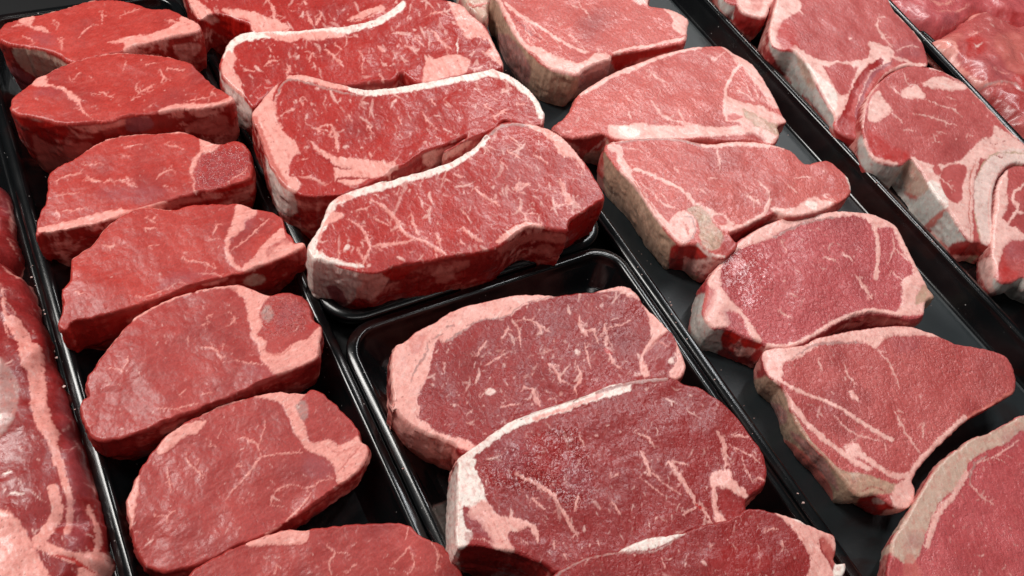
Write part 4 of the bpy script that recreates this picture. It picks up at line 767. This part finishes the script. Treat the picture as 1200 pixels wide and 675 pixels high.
# ------------------------------------------------------------------ right tray: rib chops
GE = 'rib chops in the right tray'
Ee = dict(cat='chop', group=GE, pale=.7, lean='pink', fleck=35, flen=6, fang=20, fwid=.8, fspread=25, wallmix=.3, bev=.0011, crinkle=.2, wet=.35, wallfat='S', taper=.004)
meat('rib_chop', 'chop at the top edge with only its dark red corner showing', z0=.045, gy=0.0,
 outline='@e1 60,-100 70,-20 100,15 140,25 170,62 265,80 290,30 320,-10 310,-120 150,-150',
 feats=['F: @e1 60,-100 110,-60 140,25 170,62 265,80 300,20 310,-120 150,-150', 'Q: @e1 200,-20 250,-30 250,40 210,50', 'wS: @e1 60,-20 140,25 120,90 50,30', 'wR: @e1 130,20 170,62 265,82 240,150 190,170 120,90'], **Ee)
meat('rib_chop', 'chop with a curved dark red rib strip along its near edge', z0=.046, gy=0.09,
 outline='@e1 322,-10 305,70 285,140 298,205 340,232 400,240 440,270 480,330 520,420 560,490 592,545 590,585 620,625 680,650 722,655 725,600 735,510 770,430 830,350 920,312 1022,310 1022,250 1000,190 950,130 900,80 860,30 835,-15 760,-90 600,-130 420,-110',
 feats=['F: @e1 322,-10 360,-60 430,-10 430,40 370,85 335,120 325,180 345,225 298,205 285,140', 'SF 9: @e1 832,-20 900,78 950,128 1000,190', 'SF 26: @e1 400,225 460,265 520,292 600,302 700,300 760,280 830,255', 'F: @e1 752,195 860,225 850,275 740,300 760,250', 'VF 13: @e1 795,85 795,115 820,170 868,220', 'VF 8: @e1 800,80 840,85', 'F: @e1 720,295 830,255 850,300 740,350 690,420 660,500 610,560 590,560 560,490 500,380 440,290 400,240 520,290 600,430 655,435 690,350', 'W: @e1 455,290 520,350 570,400 605,450 590,520 540,450 490,350', 'SF 14: @e1 1015,300 920,305 840,345 780,420 740,500 730,600', 'SF 14: @e1 850,260 940,290 1020,300', 'VG 7: @e1 935,306 850,345 775,430 738,520 728,640',
  'P: @e1 862,265 880,210 930,188 990,200 1010,262 950,275', 'VF 5: @e1 880,240 940,215 990,225', 'L: @e1 555,320 600,297 680,308 672,370 655,432 605,432 570,370', 'SR 28: @e1 810,285 740,335 690,410 660,490 625,575', 'VP 30: @e1 860,290 790,330 740,400 710,480 690,570', 'VF 7: @e1 830,300 760,350 720,430 690,520', 'R: @e1 600,555 640,540 710,560 700,640 620,625', 'O: @e1 325,110 375,95 400,130 420,215 380,238 340,222 318,180', 'VF 6: @e1 410,35 455,75', 'F: @e1 655,175 665,172 670,180 660,184',
  'wS: @e1 285,200 340,232 430,245 480,330 600,545 585,600 500,500 330,310', 'wT: @e1 415,240 445,270 480,340 500,420 450,380 420,300', 'wR: @e1 590,580 620,625 720,655 700,720 600,640'], **Ee)
meat('rib_chop', 'round chop whose long white rib bone curves around its right side', z0=.044, gy=0.10,
 outline='@e2 172,480 182,380 207,290 268,208 350,138 430,103 480,93 600,103 700,138 800,193 860,248 960,348 1050,448 1130,528 1200,590 @n 1222,188 1215,195 @e2b 1195,118 1130,118 1075,152 1035,200 1005,290 998,400 1002,520 1010,610 990,638 920,615 850,605 800,548 740,448 700,398 640,325 600,255 540,160 480,85 430,118 380,130 300,118 240,88 205,30 @e2 185,570',
 feats=['SF 8: @e2 172,480 182,380 207,290 268,208', 'SF 22: @e2 180,560 200,640 @e2b 230,70 300,105 380,118', 'F: @e2 268,250 300,300 335,340 342,400 240,455 205,410 215,320', 'F: @e2 430,240 520,230 560,300 480,312 420,292', 'F: @e2 550,218 620,168 740,178 835,232 760,252 650,242', 'VF 8: @e2 425,145 460,210 525,225', 'VF 11: @e2 350,218 425,288', 'SF 11: @e2 600,108 700,143 800,198 860,253 960,353 1050,453 1150,560', 'F: @e2 930,560 1000,535 1005,470 1080,520 1200,600 1220,675 900,690 850,650', 'VF 8: @e2 540,300 640,340 740,370 812,422', 'VF 9: @e2 480,400 580,412 680,440 775,482', 'VF 10: @e2 335,385 425,462', 'VF 8: @e2 830,545 872,540', 'VF 6: @e2 430,500 505,512', 'VF 8: @e2 620,530 630,580 670,580', 'VF 8: @e2 640,515 700,530', 'VF 7: @e2 700,290 760,310', 'VR 5: @e2 940,560 1000,590 1080,570', 'VR 8: @e2 620,130 720,150 820,215',
  'O: @e2 200,520 240,478 300,555 370,615 455,645 455,690 380,705 300,700 220,640', 'F: @e2b 480,72 620,125 780,100 900,-5 980,-20 920,100 885,200 870,400 875,615 800,545 700,395 600,255 540,160', 'L: @e2b 612,150 650,132 668,170 640,198', 'L: @e2b 690,138 800,128 832,180 802,280 812,340 752,372 690,312 660,222', 'VF 7: @e2b 640,190 700,240 760,290', 'W: @e2b 585,235 640,230 690,310 712,382 690,400 620,320', 'VQ 10: @e2b 860,620 850,400 855,200 900,80', 'K: @e2b 882,260 920,150 1000,60 1100,25 1200,30 1260,60 1200,118 1130,118 1070,150 1030,200 1000,290 992,400 1002,600 985,632 925,612 885,430', 'VB 12: @e2b 895,220 940,110 1000,65 1060,45', 'VB 13: @e2b 1060,45 1150,45 1200,60', 'VB 10: @e2b 880,420 905,520 915,600', 'VF 10: @e2b 990,620 975,450 980,290 1030,180 1100,120', 'VR 10: @e2b 1010,70 1060,85',
  'wS: @e2b 150,-60 190,0 240,110 260,220 180,160 140,60', 'wS: @e2b 205,30 240,90 300,120 430,125 480,330 580,245 700,395 800,548 850,610 740,660 600,540 400,340 240,180', 'wT: @e2b 420,122 480,82 560,165 605,255 520,330 440,300', 'wQ: @e2b 560,520 700,395 705,405 620,520', 'wQ: @e2b 430,300 520,330 480,345', 'wR: @e2b 740,630 850,608 920,615 990,640 980,700 740,700'], **dict(Ee, taper=-.003))
meat('rib_chop', 'chop at the right edge, just beyond the curved white bone', z0=.036, gy=0.0,
 outline='@n 1174,206 1167,240 1163,290 @e3 645,170 655,230 665,295 720,322 780,305 831,280 900,330 @n 1260,340 1310,260 1270,180 1200,188',
 feats=['F: @n 1172,205 1180,190 1180,240 1176,255 1185,270 1196,280 @e3 760,60 710,100 700,140 670,230 668,300 640,170 @n 1163,250', 'SF 16: @e2b 1200,250 1140,300 1130,350 1160,400 1110,480 1070,520', 'SF 10: @e2b 1130,430 1200,430', 'F: @e3 690,0 760,-20 831,20 831,60 760,60 720,40', 'O: @e3 672,250 690,190 710,150 740,220 800,260 760,310 700,315', 'P: @e3 720,80 831,50 831,180 740,170',
  'wF: @e3 550,200 650,170 665,300 650,390 600,350', 'wS: @e3 640,320 665,300 720,325 850,290 860,620 720,480'], **Ee)

# ------------------------------------------------------------------ far right corner and left edge: larger pieces
meat('meat_chunk', 'pinkish red lump of meat at the top edge, behind the larger lump', 'meat', 'lumps of meat in the upper right tray', z0=.036, gy=0.0, lean='mauve', bev=.018, dome=.006, wave=.002, lump=.003,
 fleck=60, flen=9, fang=40, fwid=1.1, wallmix=.4, wet=.55, crinkle=.1,
 outline='@f 60,-40 80,5 130,45 200,90 260,118 340,133 420,115 500,65 560,40 640,70 765,105 900,90 @n 1240,-30 1180,-70 1080,-60',
 feats=['P: @f 150,20 250,40 300,90 200,80', 'P: @f 330,70 430,60 420,100 340,115', 'VF 12: @f 260,0 330,20 400,0', 'VF 8: @f 300,60 400,50 480,30', 'R: @f 640,40 765,60 765,95 680,80', 'F: @f 40,-20 80,0 140,40 120,45 70,10'])
meat('meat_chunk', 'large wet red lump of meat with whitish membrane, in the upper right corner', 'meat', 'lumps of meat in the upper right tray', z0=.038, gy=0.0, lean='pink', bev=.020, dome=.006, wave=.0022, lump=.003,
 fleck=80, flen=10, fang=40, fwid=1.3, wallmix=.45, wet=.6, crinkle=.1,
 outline='@f 300,195 325,165 350,145 410,115 470,65 550,20 620,55 700,85 765,95 900,120 @n 1290,90 1310,200 1260,215 @f 850,680 765,615 700,555 620,485 520,405 400,285',
 feats=['F: @f 545,20 620,60 765,95 765,120 640,90 560,60 500,70', 'O: @f 465,200 520,185 560,215 560,270 480,300', 'K: @f 500,225 515,245 545,225 540,235 515,255', 'P: @f 500,300 620,310 700,360 690,420 560,400', 'VF 14: @f 300,200 380,250 470,340 560,420 680,440', 'F: @f 310,190 370,160 400,200 440,290 500,370 420,300 340,240', 'Q: @f 350,150 430,140 460,180 400,210', 'R: @f 620,480 765,470 765,610', 'VG 14: @f 560,430 700,430 765,490', 'VF 10: @f 600,360 690,390', 'Q: @f 600,200 765,180 765,400 660,330', 'VF 8: @f 480,180 550,160', 'O: @f 700,410 765,400 765,460'])
LL = dict(cat='meat', bev=.026, dome=.008, wave=.002, lump=.003, lean='wine', fleck=45, flen=12, fang=70, fwid=1.3, wallmix=.4, wet=.4, crinkle=.08)
meat('beef_chunk', 'small piece of dark meat at the left edge, above the long loin', group='large pieces at the left edge', z0=.045, gy=0.0,
 outline='@l0 -60,40 0,58 15,100 20,160 25,220 45,270 32,312 -10,330 -120,340 -150,100', feats=['VF 10: @l0 0,100 12,160 8,200', 'VF 8: @l0 0,230 30,280', 'P: @l0 -20,60 5,80 10,140 -20,160'], **LL)
meat('beef_loin', 'long loin at the left edge with a broad stripe of pale fat', group='large pieces at the left edge', z0=.055, gy=0.0,
 outline='@l0 -60,290 0,305 35,340 65,375 90,450 130,560 155,640 @l1 150,62 175,140 205,220 235,320 260,400 275,470 287,560 290,600 270,640 265,700 @n 95,730 20,760 -90,740 -110,500 -90,300',
 feats=['SF 44: @l0 35,540 70,600 90,680 @l1 85,0 92,80 105,170 130,240', 'SF 40: @l1 95,90 110,200 140,260', 'SF 24: @l1 130,240 150,300 160,340', 'SF 18: @l1 165,330 180,400 195,440 185,540', 'SF 30: @l1 150,420 160,480 130,540 110,570', 'SF 12: @l1 240,455 262,520 260,590', 'G: @l1 -20,50 30,80 50,130 45,210 10,262 -20,260', 'K: @l1 0,210 8,215 6,225 -4,222', 'F: @l1 -20,505 40,500 80,560 110,620 140,700 -20,700', 'SF 30: @l1 110,580 200,612 290,590', 'SF 40: @l1 290,600 240,640 220,700', 'VO 12: @l1 145,610 200,618 250,640', 'VF 14: @l0 0,430 12,520 30,560', 'VF 9: @l0 0,470 20,600', 'VF 16: @l0 -10,330 30,360 50,350', 'VK 7: @l1 5,380 40,375', 'VK 8: @l1 30,435 70,440', 'VF 7: @l1 240,310 250,400', 'P: @l1 150,100 190,200 220,320 240,420 200,420 170,300', 'P: @l1 190,440 225,470 235,560 190,580'], **LL)

meat('meat_end', 'small pale knobby end of meat at the top edge between two trays', 'meat', None, z0=.045, lean='mauve', bev=.006, wallmix=.5, wallfat='T', fleck=20,
 outline='@b1r 760,-60 772,0 790,28 825,50 850,82 870,88 888,72 893,30 905,-60', feats=['T: @b1r 760,-60 772,0 790,28 825,50 850,82 870,88 888,72 893,30 905,-60', 'VQ 12: @b1r 780,10 830,25 890,10', 'VR 5: @b1r 800,35 850,30 885,38'])

# ------------------------------------------------------------------ small scraps on the tray rims
_cr = np.random.RandomState(5); cv = []; cf = []
def chip(x, y, z, r):
    k = _cr.randint(5, 8); b0 = len(cv)
    for lev, zz in ((1., 0.), (.75, r * .5)):
        for i in range(k):
            t = 2 * math.pi * i / k; q = r * lev * (.6 + .7 * _cr.rand())
            cv.append((x + q * math.cos(t) * 1.3, y + q * math.sin(t), z + zz * (.7 + .5 * _cr.rand())))
    for i in range(k): cf.append((b0 + i, b0 + (i + 1) % k, b0 + k + (i + 1) % k, b0 + k + i))
    cf.append(tuple(b0 + k + i for i in range(k)))
for n_, (p0, p1, z_) in ((12, ((-.064, .50), (-.060, .33), .0296)), (34, ((.4100, .55), (.412, .0), .0296)), (26, ((.737, .65), (.734, .10), .0298)), (12, ((.137, .45), (.137, .1), .0296)),
                         (26, ((.44, .62), (.44, .0), .0022)), (10, ((.160, .345), (.39, .345), .0296)), (16, ((.70, .6), (.70, .12), .0022))):
    for _ in range(n_):
        t = _cr.rand(); w_ = .0015 if z_ > .01 else .012
        chip(p0[0] + (p1[0] - p0[0]) * t + _cr.normal() * w_, p0[1] + (p1[1] - p0[1]) * t + _cr.normal() * .002, z_ - .0002, .00030 + .0008 * _cr.rand() ** 3)
me = bpy.data.meshes.new('fat_crumbs'); me.from_pydata(cv, [], cf)
crm, crn, crb = new_mat('fat_crumb'); crb.inputs['Base Color'].default_value = (.62, .50, .46, 1); crb.inputs['Roughness'].default_value = .4
cno = crn.nodes.new('ShaderNodeTexNoise'); cno.inputs['Scale'].default_value = 60
cmx = crn.nodes.new('ShaderNodeMix'); cmx.data_type = 'RGBA'; cmx.inputs['A'].default_value = (.65, .55, .50, 1); cmx.inputs['B'].default_value = (.45, .16, .13, 1)
crn.links.new(cno.outputs[0], cmx.inputs['Factor']); crn.links.new(cmx.outputs['Result'], crb.inputs['Base Color'])
me.materials.append(crm)
o = bpy.data.objects.new('fat_crumbs', me); SC.collection.objects.link(o)
tag(o, 'tiny pale crumbs of fat scattered along the black tray rims', 'crumbs', None, 'stuff')
